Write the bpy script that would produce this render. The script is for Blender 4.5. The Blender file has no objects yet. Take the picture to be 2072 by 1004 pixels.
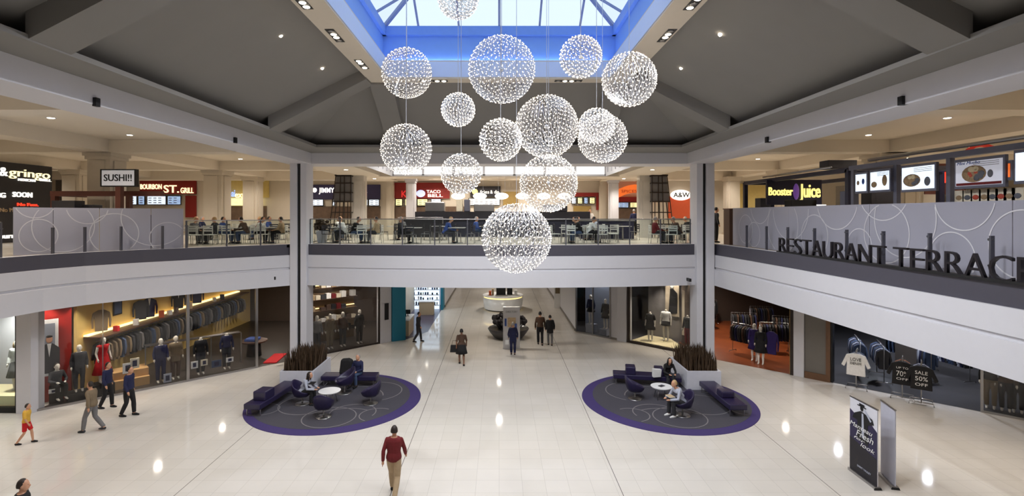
import bpy, bmesh, math, random
from mathutils import Vector, Matrix
RN = random.Random(7)
PI = math.pi
F, CX, CY, EZ = 1040.0, 1010.0, 435.0, 7.0      # focal length and vanishing point in pixels of the 2072x1004 frame, eye height
def P(x, y, z):
    Y = (EZ - z) * F / (y - CY)
    return Vector(((x - CX) * Y / F, Y, z))
def Q(x, y, Y):
    return Vector(((x - CX) * Y / F, Y, EZ - (y - CY) * Y / F))
SC = bpy.context.scene
COL = SC.collection
def lin(r, g, b):
    f = lambda v: (v / 255 / 12.92) if v <= 10 else (((v / 255) + .055) / 1.055) ** 2.4
    return (f(r), f(g), f(b), 1)
MATS = {}
def mat(name, rgb, rough=.55, metal=0, vary=.06, scale=6, bump=0, emit=0, spec=.5, alpha=None, trans=0, coat=0):
    if name in MATS: return MATS[name]
    m = bpy.data.materials.new(name); m.use_nodes = True
    nt = m.node_tree; b = nt.nodes['Principled BSDF']
    c = lin(*rgb)
    b.inputs['Roughness'].default_value = rough
    b.inputs['Metallic'].default_value = metal
    b.inputs['Specular IOR Level'].default_value = spec
    b.inputs['Coat Weight'].default_value = coat
    tc = nt.nodes.new('ShaderNodeTexCoord')
    nz = nt.nodes.new('ShaderNodeTexNoise'); nz.inputs['Scale'].default_value = scale; nz.inputs['Detail'].default_value = 3
    nt.links.new(tc.outputs['Object'], nz.inputs['Vector'])
    mx = nt.nodes.new('ShaderNodeMix'); mx.data_type = 'RGBA'
    mx.inputs[6].default_value = [v * (1 - vary) for v in c[:3]] + [1]
    mx.inputs[7].default_value = [min(1, v * (1 + vary)) for v in c[:3]] + [1]
    nt.links.new(nz.outputs['Fac'], mx.inputs[0])
    nt.links.new(mx.outputs[2], b.inputs['Base Color'])
    if bump:
        bp = nt.nodes.new('ShaderNodeBump'); bp.inputs['Strength'].default_value = bump; bp.inputs['Distance'].default_value = .02
        nt.links.new(nz.outputs['Fac'], bp.inputs['Height']); nt.links.new(bp.outputs[0], b.inputs['Normal'])
    if emit:
        nt.links.new(mx.outputs[2], b.inputs['Emission Color']); b.inputs['Emission Strength'].default_value = emit
        m.cycles.emission_sampling = 'NONE' if emit < 3 else 'AUTO'
    if alpha is not None: b.inputs['Alpha'].default_value = alpha
    if trans: b.inputs['Transmission Weight'].default_value = trans
    MATS[name] = m
    return m
def glassmat(name, rgb, opacity, rough=.03):
    """thin pane: mostly see-through, with a mirror-like sheen that grows at grazing angles"""
    m = bpy.data.materials.new(name); m.use_nodes = True
    nt = m.node_tree; nt.nodes.clear()
    out = nt.nodes.new('ShaderNodeOutputMaterial'); tr = nt.nodes.new('ShaderNodeBsdfTransparent')
    gl = nt.nodes.new('ShaderNodeBsdfGlossy'); gl.inputs['Roughness'].default_value = rough
    lw = nt.nodes.new('ShaderNodeLayerWeight'); lw.inputs['Blend'].default_value = .5
    pw_ = nt.nodes.new('ShaderNodeMath'); pw_.operation = 'POWER'; pw_.inputs[1].default_value = 4.5
    nt.links.new(lw.outputs['Facing'], pw_.inputs[0])
    tr.inputs['Color'].default_value = lin(*rgb)
    mx = nt.nodes.new('ShaderNodeMixShader')
    ad = nt.nodes.new('ShaderNodeMath'); ad.operation = 'ADD'; ad.inputs[1].default_value = opacity
    nt.links.new(pw_.outputs[0], ad.inputs[0]); nt.links.new(ad.outputs[0], mx.inputs[0])
    nt.links.new(tr.outputs[0], mx.inputs[1]); nt.links.new(gl.outputs[0], mx.inputs[2]); nt.links.new(mx.outputs[0], out.inputs[0])
    MATS[name] = m
    return m

class MB:
    def __init__(s): s.v = []; s.f = []; s.m = []; s.s = []
    def add(s, vs, fs, mi=0, sm=False):
        o = len(s.v); s.v += [tuple(v) for v in vs]
        for f in fs: s.f.append([i + o for i in f]); s.m.append(mi); s.s.append(sm)
        return s
    def box(s, x0, x1, y0, y1, z0, z1, mi=0, rz=0, c=None):
        vs = [Vector((x, y, z)) for z in (z0, z1) for y in (y0, y1) for x in (x0, x1)]
        if rz:
            c = Vector(c or ((x0 + x1) / 2, (y0 + y1) / 2, 0)); M = Matrix.Rotation(rz, 3, 'Z')
            vs = [M @ (v - c) + c for v in vs]
        return s.add(vs, [(0, 2, 3, 1), (4, 5, 7, 6), (0, 1, 5, 4), (2, 6, 7, 3), (0, 4, 6, 2), (1, 3, 7, 5)], mi)
    def rings(s, rings, n=10, mi=0, sm=True, cap=True, sq=1):
        """rings: (centre, rx, ry) horizontal ellipses; sq<1 squares them off"""
        vs = []
        for c, rx, ry in rings:
            for k in range(n):
                a = 2 * PI * (k + .5) / n; ca, sa = math.cos(a), math.sin(a)
                vs.append((c[0] + rx * math.copysign(abs(ca) ** sq, ca), c[1] + ry * math.copysign(abs(sa) ** sq, sa), c[2]))
        fs = [(i * n + k, i * n + (k + 1) % n, (i + 1) * n + (k + 1) % n, (i + 1) * n + k) for i in range(len(rings) - 1) for k in range(n)]
        if cap: fs += [tuple(reversed(range(n))), tuple((len(rings) - 1) * n + k for k in range(n))]
        return s.add(vs, fs, mi, sm)
    def tube(s, pts, rad, n=6, mi=0, sm=True, cap=True, closed=False):
        pts = [Vector(p) for p in pts]; N = len(pts)
        if not hasattr(rad, '__len__'): rad = [rad] * N
        vs = []; up = None
        for i, p in enumerate(pts):
            d = (pts[(i + 1) % N] - pts[i - 1]) if closed else (pts[min(i + 1, N - 1)] - pts[max(i - 1, 0)])
            d = d.normalized() if d.length > 1e-9 else Vector((0, 0, 1))
            if up is None: up = Vector((0, 0, 1)) if abs(d.z) < .9 else Vector((0, 1, 0))
            a = d.cross(up)
            if a.length < 1e-4: a = d.orthogonal()
            a.normalize(); up = a.cross(d).normalized(); b = up
            for k in range(n):
                t = 2 * PI * (k + .5) / n
                vs.append(p + a * (math.cos(t) * rad[i]) + b * (math.sin(t) * rad[i]))
        M = N if closed else N - 1
        fs = [(i * n + k, i * n + (k + 1) % n, ((i + 1) % N) * n + (k + 1) % n, ((i + 1) % N) * n + k) for i in range(M) for k in range(n)]
        if cap and not closed: fs += [tuple(reversed(range(n))), tuple((N - 1) * n + k for k in range(n))]
        return s.add(vs, fs, mi, sm)
    def ball(s, c, rx, ry=None, rz=None, n=10, m=7, mi=0):
        ry = ry or rx; rz = rz or rx; c = Vector(c)
        rr = []
        for i in range(m + 1):
            t = PI * (i / m) ; t = min(max(t, .12), PI - .12)
            rr.append(((c.x, c.y, c.z - math.cos(t) * rz), rx * math.sin(t), ry * math.sin(t)))
        return s.rings(rr, n, mi)
    def poly(s, pts, mi=0): return s.add(pts, [tuple(range(len(pts)))], mi)
    def prism(s, pts, z0, z1, mi=0):
        n = len(pts); vs = [(p[0], p[1], z0) for p in pts] + [(p[0], p[1], z1) for p in pts]
        return s.add(vs, [tuple(reversed(range(n))), tuple(range(n, 2 * n))] + [(i, (i + 1) % n, n + (i + 1) % n, n + i) for i in range(n)], mi)
    def plate(s, pts, y0, y1, mi=0):
        """an outline in x,z given depth from y0 to y1"""
        n = len(pts); vs = [(p[0], y0, p[1]) for p in pts] + [(p[0], y1, p[1]) for p in pts]
        return s.add(vs, [tuple(range(n)), tuple(reversed(range(n, 2 * n)))] + [(i, n + i, n + (i + 1) % n, (i + 1) % n) for i in range(n)], mi)
    def build(s, name, mats, parent=None, label=None, cat=None, group=None, kind=None, loc=None, rz=0, remesh=0, bevel=0, sub=0):
        me = bpy.data.meshes.new(name); me.from_pydata(s.v, [], s.f)
        if not isinstance(mats, (list, tuple)): mats = [mats]
        for m in mats: me.materials.append(m)
        for i, p in enumerate(me.polygons): p.material_index = s.m[i]; p.use_smooth = s.s[i]
        o = bpy.data.objects.new(name, me); COL.objects.link(o)
        if parent: o.parent = parent
        if loc is not None: o.location = loc
        if rz: o.rotation_euler.z = rz
        md = []
        if remesh:
            q = o.modifiers.new('r', 'REMESH'); q.mode = 'VOXEL'; q.voxel_size = remesh; q.use_smooth_shade = True
            q = o.modifiers.new('s', 'SMOOTH'); q.iterations = 2; q.factor = .5
        if bevel:
            q = o.modifiers.new('b', 'BEVEL'); q.width = bevel; q.segments = 2; q.limit_method = 'ANGLE'
        if sub:
            q = o.modifiers.new('u', 'SUBSURF'); q.levels = sub; q.render_levels = sub
        if remesh or bevel or sub:
            dg = bpy.context.evaluated_depsgraph_get(); nm = bpy.data.meshes.new_from_object(o.evaluated_get(dg)); nm.name = name
            o.modifiers.clear(); o.data = nm
            if not nm.materials:
                for m in mats: nm.materials.append(m)
        tag(o, label, cat, group, kind)
        return o
def tag(o, label=None, cat=None, group=None, kind=None):
    if label: o['label'] = label
    if cat: o['category'] = cat
    if group: o['group'] = group
    if kind: o['kind'] = kind
    return o
def thing(name, label, cat, loc=(0, 0, 0), rz=0, group=None):
    o = bpy.data.objects.new(name, None); o.empty_display_size = .1; COL.objects.link(o)
    o.location = loc; o.rotation_euler.z = rz
    return tag(o, label, cat, group)
def S(name, mb, m, **k): return mb.build(name, m, kind='structure', **k)
def dup(root, loc, rz=0, label=None, group=None, scale=None, mats=None):
    r = root.copy(); COL.objects.link(r); r.location = loc; r.rotation_euler.z = rz
    if scale: r.scale = (scale,) * 3 if not hasattr(scale, '__len__') else scale
    if label: r['label'] = label
    if group: r['group'] = group
    lk = [(c, r) for c in root.children]
    if mats: paint(r, mats)
    while lk:
        c, p = lk.pop(); d = c.copy(); COL.objects.link(d); d.parent = p
        if mats: paint(d, mats)
        lk += [(e, d) for e in c.children]
    return r
def paint(o, mats):
    """give one copy its own cloth colour, by the object's own name"""
    m = mats.get(o.name.split('.')[0])
    if m and o.type == 'MESH' and o.material_slots:
        o.material_slots[0].link = 'OBJECT'; o.material_slots[0].material = m
def text(name, s, m, h, parent=None, loc=(0, 0, 0), rz=0, ext=.02, w=None, align='CENTER', shear=0, bold=0, **k):
    """letters as a mesh; h cap height, w total width; they stand upright and face -y turned by rz"""
    cu = bpy.data.curves.new(name, 'FONT'); cu.body = s; cu.size = 1; cu.extrude = .01; cu.align_x = align; cu.shear = shear; cu.offset = bold
    cu.resolution_u = 3
    t = bpy.data.objects.new(name, cu); COL.objects.link(t)
    dg = bpy.context.evaluated_depsgraph_get(); me = bpy.data.meshes.new_from_object(t.evaluated_get(dg)); bpy.data.objects.remove(t)
    xs = [v.co.x for v in me.vertices]; sw = (max(xs) - min(xs)) if xs else 1
    sx = (w / sw) if w else h / .7; sz = h / .7
    for v in me.vertices: v.co = Vector((v.co.x * sx, -v.co.z * ext / .01, v.co.y * sz))
    me.materials.clear(); me.materials.append(m)
    o = bpy.data.objects.new(name, me); COL.objects.link(o); o.parent = parent; o.location = loc; o.rotation_euler.z = rz
    tag(o, **k); return o

# ------------------------------------------------------------------ materials
white = mat('white_paint', (205, 204, 209), .6, vary=.02)
cream = mat('cream_paint', (206, 196, 180), .7, vary=.03)
ceilm = mat('ceiling_paint', (222, 212, 196), .8, vary=.02)
grey = mat('grey_ceiling_paint', (128, 125, 121), .85, vary=.03, scale=1.5)
dark = mat('dark_fascia', (72, 70, 80), .45, vary=.04)
blue_lit = mat('blue_lit_wall', (116, 158, 232), .6, vary=.03)  # blue lighting of the skylight wall, put into its base colour
blue_lit_white = mat('white_paint_lit_blue', (196, 214, 248), .6, vary=.02)  # white collar face; the blue light on it is painted into the colour
steel = mat('brushed_steel', (170, 168, 168), .32, 1, vary=.05)
blackm = mat('black_metal', (28, 27, 28), .4, .3)
black = mat('black_plastic', (16, 16, 18), .5)
bronze = mat('dark_bronze', (62, 54, 50), .4, .6)
purple = mat('purple_leather', (36, 29, 62), .38, vary=.12, coat=.2)
ptop = mat('white_laminate', (240, 240, 240), .25)
bluemull = mat('mullion_blue_grey', (120, 134, 176), .5)
marble = mat('white_marble', (205, 200, 192), .25, vary=.1, scale=2)
planterm = mat('planter_white', (205, 205, 214), .35)
leafd = mat('dark_leaves', (70, 52, 34), .6, vary=.45, scale=20)
leafp = mat('purple_dark_leaves', (38, 33, 36), .5, vary=.4, scale=9)
soil = mat('soil', (30, 24, 20), .9)
woodf = mat('dark_wood', (74, 50, 36), .5, vary=.2, scale=12)
redw = mat('red_wall_paint', (156, 30, 24), .5)
teal = mat('teal_paint', (26, 122, 152), .55)
skin = mat('skin', (198, 148, 118), .5)
skind = mat('skin_brown', (120, 82, 60), .5)
mann = mat('mannequin_white', (232, 226, 214), .4)
hairb = mat('hair_dark_brown', (38, 26, 20), .6, vary=.3, scale=40)
hairk = mat('hair_black', (18, 16, 16), .6, vary=.3, scale=40)
hairg = mat('hair_grey', (150, 145, 140), .6, vary=.2, scale=40)
hairl = mat('hair_blond', (182, 150, 104), .6, vary=.2, scale=40)
clear = glassmat('clear_glass', (242, 247, 246), .01)
shopglass = glassmat('shop_window_glass', (236, 236, 236), .03)
skyglass = glassmat('skylight_glass', (250, 253, 255), .0)
ledw = mat('led_warm_white', (255, 236, 212), emit=9, vary=0)
lampw = mat('lamp_white', (255, 240, 214), emit=16, vary=0)
lampc = mat('cove_warm', (255, 222, 150), emit=3.2, vary=0)
clere = mat('clerestory_light', (255, 250, 242), emit=1.15, vary=.05, scale=.8)
lettd = mat('letter_dark', (46, 42, 46), .35, .5)
def cloth(n, rgb): return mat('cloth_' + n, rgb, .85, vary=.15, scale=14, bump=.2)
C = {k: cloth(k, v) for k, v in dict(black=(22, 21, 23), charcoal=(50, 50, 54), navy=(26, 30, 66), blue=(60, 84, 150), grey=(110, 108, 108),
     lightgrey=(172, 176, 190), white=(225, 224, 222), maroon=(106, 22, 26), tan=(176, 152, 120), brown=(78, 56, 42), khaki=(120, 104, 82),
     mustard=(212, 166, 62), red=(190, 22, 28), denim=(62, 78, 108), purple=(44, 28, 92), orange=(205, 92, 46), rust=(150, 84, 36), cream=(222, 212, 190)).items()}
def tilemat(name, c1, c2, joint, size, ox, oy, rough, big=None):
    m = bpy.data.materials.new(name); m.use_nodes = True; nt = m.node_tree; b = nt.nodes['Principled BSDF']
    g = nt.nodes.new('ShaderNodeNewGeometry'); mp = nt.nodes.new('ShaderNodeMapping'); mp.inputs['Location'].default_value = (ox, oy, 0)
    nt.links.new(g.outputs['Position'], mp.inputs['Vector'])
    br = nt.nodes.new('ShaderNodeTexBrick'); br.offset = 0; br.squash = 1
    for k, v in (('Scale', 1), ('Mortar Size', .0035), ('Mortar Smooth', .3), ('Brick Width', size), ('Row Height', size), ('Bias', 0)): br.inputs[k].default_value = v
    br.inputs['Color1'].default_value = lin(*c1); br.inputs['Color2'].default_value = lin(*c2); br.inputs['Mortar'].default_value = lin(*joint)
    nt.links.new(mp.outputs[0], br.inputs['Vector'])
    nz = nt.nodes.new('ShaderNodeTexNoise'); nz.inputs['Scale'].default_value = 1.3; nz.inputs['Detail'].default_value = 6
    nt.links.new(g.outputs['Position'], nz.inputs['Vector'])
    mx = nt.nodes.new('ShaderNodeMix'); mx.data_type = 'RGBA'; mx.blend_type = 'MULTIPLY'; mx.inputs[0].default_value = .12
    nt.links.new(br.outputs['Color'], mx.inputs[6]); nt.links.new(nz.outputs['Color'], mx.inputs[7])
    cr = nt.nodes.new('ShaderNodeRGBToBW'); nt.links.new(nz.outputs['Color'], cr.inputs[0])
    nt.links.new(cr.outputs[0], mx.inputs[7])
    last = mx.outputs[2]
    if big:                                    # the wider movement joints, at given x
        sp = nt.nodes.new('ShaderNodeSeparateXYZ'); nt.links.new(g.outputs['Position'], sp.inputs[0])
        for xx in big:
            a = nt.nodes.new('ShaderNodeMath'); a.operation = 'SUBTRACT'; a.inputs[1].default_value = xx; nt.links.new(sp.outputs[0], a.inputs[0])
            d = nt.nodes.new('ShaderNodeMath'); d.operation = 'ABSOLUTE'; nt.links.new(a.outputs[0], d.inputs[0])
            l = nt.nodes.new('ShaderNodeMath'); l.operation = 'LESS_THAN'; l.inputs[1].default_value = .009; nt.links.new(d.outputs[0], l.inputs[0])
            m2 = nt.nodes.new('ShaderNodeMix'); m2.data_type = 'RGBA'; m2.inputs[7].default_value = lin(104, 98, 94)
            nt.links.new(l.outputs[0], m2.inputs[0]); nt.links.new(last, m2.inputs[6]); last = m2.outputs[2]
    nt.links.new(last, b.inputs['Base Color'])
    b.inputs['Roughness'].default_value = rough
    MATS[name] = m; return m
floor_m = tilemat('floor_tile', (222, 216, 208), (218, 212, 203), (182, 176, 168), .6, .0, .25, .075, big=(-2.72, 3.1, -8.1, 8.5))
ufloor_m = tilemat('upper_floor_tile', (222, 214, 202), (214, 206, 192), (160, 150, 138), .6, 0, 0, .25)
woodfloor = tilemat('shop_floor_orange', (150, 78, 42), (132, 66, 36), (96, 50, 30), .5, 0, 0, .3)
greyfloor = tilemat('shop_floor_grey', (84, 82, 84), (76, 75, 78), (66, 68, 76), .8, 0, 0, .3)
darkfloor = mat('shop_floor_dark', (58, 52, 48), .35, vary=.15)
frost = bpy.data.materials.new('frosted_glass'); frost.use_nodes = True
def frosted():
    nt = frost.node_tree; b = nt.nodes['Principled BSDF']
    b.inputs['Roughness'].default_value = .22; b.inputs['Base Color'].default_value = lin(176, 176, 190)
    tl = nt.nodes.new('ShaderNodeBsdfTranslucent'); tl.inputs['Color'].default_value = lin(200, 200, 206)
    mx = nt.nodes.new('ShaderNodeMixShader'); mx.inputs[0].default_value = .3
    out = nt.nodes['Material Output']
    nt.links.new(b.outputs[0], mx.inputs[1]); nt.links.new(tl.outputs[0], mx.inputs[2]); nt.links.new(mx.outputs[0], out.inputs[0])
    MATS['frosted_glass'] = frost
frosted()
etch = mat('etched_line', (206, 205, 210), .6)
# ------------------------------------------------------------------ setting: floors, slabs, walls
UP = 5.65
S('floor', MB().poly([(-34, -8, 0), (34, -8, 0), (34, 62, 0), (-34, 62, 0)]), floor_m)
LP = [(-15.3, -8), (-15.3, 15.6), (-15.1, 16.9), (-14.6, 18.1), (-13.5, 19.5), (-12.1, 20.8), (-10.7, 22.0), (-9.36, 23.15)]
FP = [(x, 22.35 + (x / 9.2) ** 2 * 1.0) for x in [-9.2 + 18.4 * k / 24 for k in range(25)]]
RP = [(9.74, 23.4), (9.85, 20), (9.95, 12), (10.05, 1), (10.1, -8)]
def strip(mb, path, z, outer, mi=0, flip=False):
    for a, b in zip(path, path[1:]):
        q = [(a[0], a[1], z), (b[0], b[1], z), outer(b) + (z,), outer(a) + (z,)]
        mb.poly(q[::-1] if flip else q, mi)
def slab(z, m, name, flip):
    mb = MB()
    strip(mb, LP, z, lambda p: (-34.0, p[1]), flip=not flip)
    strip(mb, FP, z, lambda p: (p[0], 38.0), flip=not flip)
    strip(mb, RP, z, lambda p: (34.0, p[1]), flip=not flip)
    for x0, x1, y0, y1 in ((-34, -9.2, 23.0, 38), (9.2, 34, 23.3, 38), (-15.3, 10.05, -8, 1.0), (-9.55, -9.2, 23, 38)):
        mb.box(x0, x1, y0, y1, z - .1, z + .001)
    return S(name, mb, m)
slab(UP, ufloor_m, 'floor_upper', False)
mb = MB(); strip(mb, LP, 3.86, lambda p: (-34.0, p[1])); strip(mb, [FP[0]] + FP[1:], 3.86, lambda p: (p[0], 62.0)); strip(mb, RP, 3.86, lambda p: (34.0, p[1]))
mb.poly([(-34, 23, 3.859), (-9.2, 23, 3.859), (-9.2, 62, 3.859), (-34, 62, 3.859)]); mb.poly([(9.2, 23.3, 3.859), (34, 23.3, 3.859), (34, 62, 3.859), (9.2, 62, 3.859)])
mb.poly([(-15.3, -8, 3.858), (10.05, -8, 3.858), (10.05, 1, 3.858), (-15.3, 1, 3.858)])
S('ceiling_lower', mb, cream)
def norm2(path, i, sgn):
    a = Vector(path[max(i - 1, 0)]); b = Vector(path[min(i + 1, len(path) - 1)]); d = (b - a).normalized()
    return Vector((d.y, -d.x)) * sgn
def extr(mb, path, prof, sgn=1, mi=None):
    """sweep a profile (offset towards the atrium, z) along a plan path"""
    n = len(prof); vs = []
    for i, p in enumerate(path):
        nn = norm2(path, i, sgn)
        for off, z in prof: vs.append((p[0] + nn.x * off, p[1] + nn.y * off, z))
    for i in range(len(path) - 1):
        for k in range(n - 1):
            a = i * n + k; q = (a, a + n, a + n + 1, a + 1)
            mb.add([vs[j] for j in q], [(0, 1, 2, 3)], (mi[k] if mi else 0))
for nm, path in (('trim_1', LP), ('trim_2', FP), ('trim_3', RP + [])):
    mb = MB()
    prof = [(-.25, UP + .03), (.02, UP + .03), (.02, 5.2), (.10, 5.2), (.10, 4.66), (.05, 4.64), (.05, 4.58), (.13, 4.56), (.13, 3.84), (-.3, 3.84)]
    extr(mb, path, prof, 1, [0, 1, 2, 2, 2, 2, 2, 2, 2])
    S(nm, mb, [steel if 0 else white, dark, white])
mb = MB(); mb.box(-15.3, 10.1, .8, 1.0, 3.84, UP); S('trim_4', mb, white)
# columns at the corners of the atrium
def corner_column(x0, x1, s0, s1):
    mb = MB(); mb.box(x0, s0, 22.95, 23.8, 0, 9.32); mb.box(s0, s1, 23.05, 23.75, 0, 9.32, 1); mb.box(s1, x1, 22.95, 23.8, 0, 9.32)
    return S('column', mb, [white, black], bevel=.015)
corner_column(-9.35, -8.61, -9.03, -8.88); corner_column(8.83, 9.62, 9.11, 9.25)
mb = MB(); mb.box(-9.55, -8.5, 23.7, 24.6, 5.2, 5.66); mb.box(8.7, 9.85, 23.7, 24.6, 5.2, 5.66); S('trim_5', mb, dark)
# white ring beam and grey soffit
BX, BO, BZ, TZ = 8.45, 9.57, 9.3, 9.78
mb = MB()
mb.box(-BO, -BX, -8, 24.5, BZ, 10.2); mb.box(BX, BO, -8, 24.5, BZ, 10.2); mb.box(-BO, BO, 23.1, 24.5, BZ + .001, 10.2); mb.box(-BO, BO, 1.6, 2.7, BZ + .001, 10.2)
S('beam', mb, white)
mb = MB()
SX, SY0, SY1, SH = 7.5, 4.7, 21.1, .1
for x0, x1, y0, y1 in ((-BX, -SX, 2.7, 23.1), (SX, BX, 2.7, 23.1), (-SX, SX, SY1, 23.1), (-SX, SX, 2.7, SY0)): mb.box(x0, x1, y0, y1, TZ, TZ + SH)
S('trim_6', mb, grey)
RX, RY0, RY1, RZ, RB = 4.37, 8.3, 17.5, 11.5, 11.8
mb = MB()
o = [(-8.4, 3.8, 9.83), (8.4, 3.8, 9.83), (8.4, 22.0, 9.83), (-8.4, 22.0, 9.83)]; i_ = [(-RX, RY0, RB), (RX, RY0, RB), (RX, RY1, RB), (-RX, RY1, RB)]
for k in range(4): mb.poly([o[k], i_[k], i_[(k + 1) % 4], o[(k + 1) % 4]])
mb.box(-8.45, 8.45, 2.7, 3.85, 9.88, 9.95); mb.box(-8.45, 8.45, 21.9, 23.1, 9.88, 9.95)
S('ceiling', mb, grey)
mb = MB()
def rafter(p0, p1, w, h0=.5, h1=.4):
    p0, p1 = Vector(p0), Vector(p1); d = (p1 - p0); a = Vector((-d.y, d.x, 0)).normalized() * w / 2
    vs = [p0 - a, p0 + a, p1 + a, p1 - a]; vs += [v + Vector((0, 0, h0 if i < 2 else h1)) for i, v in enumerate(vs)]
    mb.add(vs, [(0, 1, 2, 3), (0, 4, 5, 1), (3, 2, 6, 7), (0, 3, 7, 4), (1, 5, 6, 2), (4, 7, 6, 5)])
for sx in (-1, 1):
    for y in (8.6, 17.2): rafter((sx * (SX + .05), y, TZ + .002), (sx * (RX - .02), y, RZ - .06), .82)
    rafter((sx * 4.15, SY1 + .05, TZ + .002), (sx * 4.15 * .97, RY1 - .02, RZ - .06), .75)
S('trim_7', mb, grey)
# skylight collar
IX, IY0, IY1 = 3.67, 8.95, 16.96
mb = MB()
for x0, x1, y0, y1 in ((-RX, -IX, RY0, RY1), (IX, RX, RY0, RY1), (-IX, IX, IY1, RY1), (-IX, IX, RY0, IY0)):
    mb.box(x0, x1, y0, y1, RZ, 12.1)
S('trim_8', mb, cream)
mb = MB()
def shell(mb, x, y0, y1, z0, z1, mi=0, x2=None):
    c0 = [(-x, y0), (x, y0), (x, y1), (-x, y1)]
    for k in range(4):
        a, b = c0[k], c0[(k + 1) % 4]; mb.poly([(a[0], a[1], z0), (a[0], a[1], z1), (b[0], b[1], z1), (b[0], b[1], z0)], mi)
shell(mb, IX - .01, IY0 + .01, IY1 - .01, RZ + .05, 12.06)
S('trim_9', mb, blue_lit_white)
mb = MB(); shell(mb, 3.9, 8.7, 17.25, 12.1, 13.28); S('wall_skylight', mb, blue_lit)
mb = MB()
for x0, x1, y0, y1 in ((-4.0, -3.78, 8.7, 17.25), (3.78, 4.0, 8.7, 17.25), (-4, 4, 17.12, 17.35), (-4, 4, 8.6, 8.83)): mb.box(x0, x1, y0, y1, 13.0, 13.3)
S('trim_10', mb, mat('skylight_curb', (108, 150, 232), .5))
mb = MB(); hx, y0, y1, z0 = 3.85, 8.75, 17.2, 13.3; hz = z0 + hx * .6
A, B, Cc, D = (-hx, y0, z0), (hx, y0, z0), (hx, y1, z0), (-hx, y1, z0); E1, E2 = (0, y0 + hx, hz), (0, y1 - hx, hz)
for f in ((A, B, E1), (B, Cc, E2, E1), (Cc, D, E2), (D, A, E1, E2)): mb.poly(f)
wn = S('window_1', mb, skyglass)
mb = MB()
def bar(a, b, r=.05): mb.tube([a, b], r, 4, sm=False)
for a, b in ((A, E1), (B, E1), (Cc, E2), (D, E2)): bar(a, b, .075)
bar(E1, E2, .08)
for k in (-2, -1, 0, 1, 2):
    x = k * 1.35; t = hx - abs(x)
    for ya, sg in ((y1, -1), (y0, 1)): bar((x, ya, z0), (x, ya + sg * t, z0 + .6 * t), .045)
for k in range(1, 7):
    y = y0 + (y1 - y0) * k / 7
    t = min(hx, y - y0, y1 - y)
    for sx in (-1, 1): bar((sx * hx, y, z0), (sx * (hx - t), y, z0 + .6 * t), .045)
mb.build('window_frame', bluemull, wn, label='blue-grey metal glazing bars')
# upper level: ceiling, beams, outer walls
RCX, RCY0, RCY1 = 6.35, 24.55, 30.7
mb = MB()
CZ = 10.1
for x0, x1, y0, y1 in ((-34, -9.5, -8, 38), (9.5, 34, -8, 38), (-9.5, -RCX, 24.4, 38), (RCX, 9.5, 24.4, 38), (-RCX, RCX, RCY1 + .3, 38), (-9.5, 9.5, -8, 1.7)):
    mb.poly([(x0, y1, CZ), (x1, y1, CZ), (x1, y0, CZ), (x0, y0, CZ)])
mb.poly([(-RCX, 31.2, 12.2), (RCX, 31.2, 12.2), (RCX, 24, 12.2), (-RCX, 24, 12.2)])
S('ceiling_upper', mb, ceilm)
mb = MB()
mb.box(-34, 34, 35.6, 38, 9.45, 10.1)
for sx in (-1, 1):
    mb.box(sx * 16.6 - .5, sx * 16.6 + .5, -8, 36, 9.6, 10.1)
    mb.box(sx * 24.6 - .5, sx * 24.6 + .5, -8, 36, 9.6, 10.1)
    for yy in (13.1, 21.6, 30.0): mb.box(min(sx * 9.6, sx * 34), max(sx * 9.6, sx * 34), yy - .4, yy + .4, 9.6, 10.1)
    mb.box(sx * 8.3 - 1.2, sx * 8.3 + 1.2, 24.5, 36, 9.35, 10.1)
mb.box(-7.2, 7.2, RCY1, 32.6, 9.3, 10.1)
S('beam', mb, ceilm)
mb = MB()
for x in (-RCX, RCX): mb.poly([(x, RCY0, 9.3), (x, RCY1, 9.3), (x, RCY1, 12.2), (x, RCY0, 12.2)])
for x in (-RCX, RCX):
    for k in range(6): mb.box(x - .06, x + .06, RCY0 + .4 + k, RCY0 + .48 + k, 9.5, 12)
S('trim_11', mb, white)
# bright clerestory panes at the back of the raised bay
n = 7; w = 2 * RCX / n
for k in range(n):
    x0 = -RCX + w * k
    o = S('window_%d' % (k + 2), MB().box(x0 + .07, x0 + w - .07, RCY1 - .02, RCY1 + .02, 9.42, 10.05).box(x0 + .07, x0 + w - .07, RCY1 - .02, RCY1 + .02, 10.13, 10.9), clere)
    m = MB(); m.box(x0, x0 + .07, RCY1 - .08, RCY1 + .02, 9.35, 11); m.box(x0 + w - .07, x0 + w, RCY1 - .08, RCY1 + .02, 9.35, 11)
    m.box(x0, x0 + w, RCY1 - .08, RCY1 + .02, 9.32, 9.42); m.box(x0 + .07, x0 + w - .07, RCY1 - .08, RCY1 + .02, 10.05, 10.13)
    m.build('window_frame', white, o)
S('wall_back', MB().box(-34, 34, 37, 37.3, UP, 10.2), cream)
S('wall_left', MB().box(-34.2, -34, -8, 62, 0, 10.2), cream)
S('wall_right', MB().box(34, 34.2, -8, 62, 0, 10.2), cream)
S('wall_near', MB().box(-34, 34, -8.2, -8, 0, 10.2), cream)
S('wall_far', MB().box(-34, 34, 62, 62.2, 0, 5.2), white)
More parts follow.
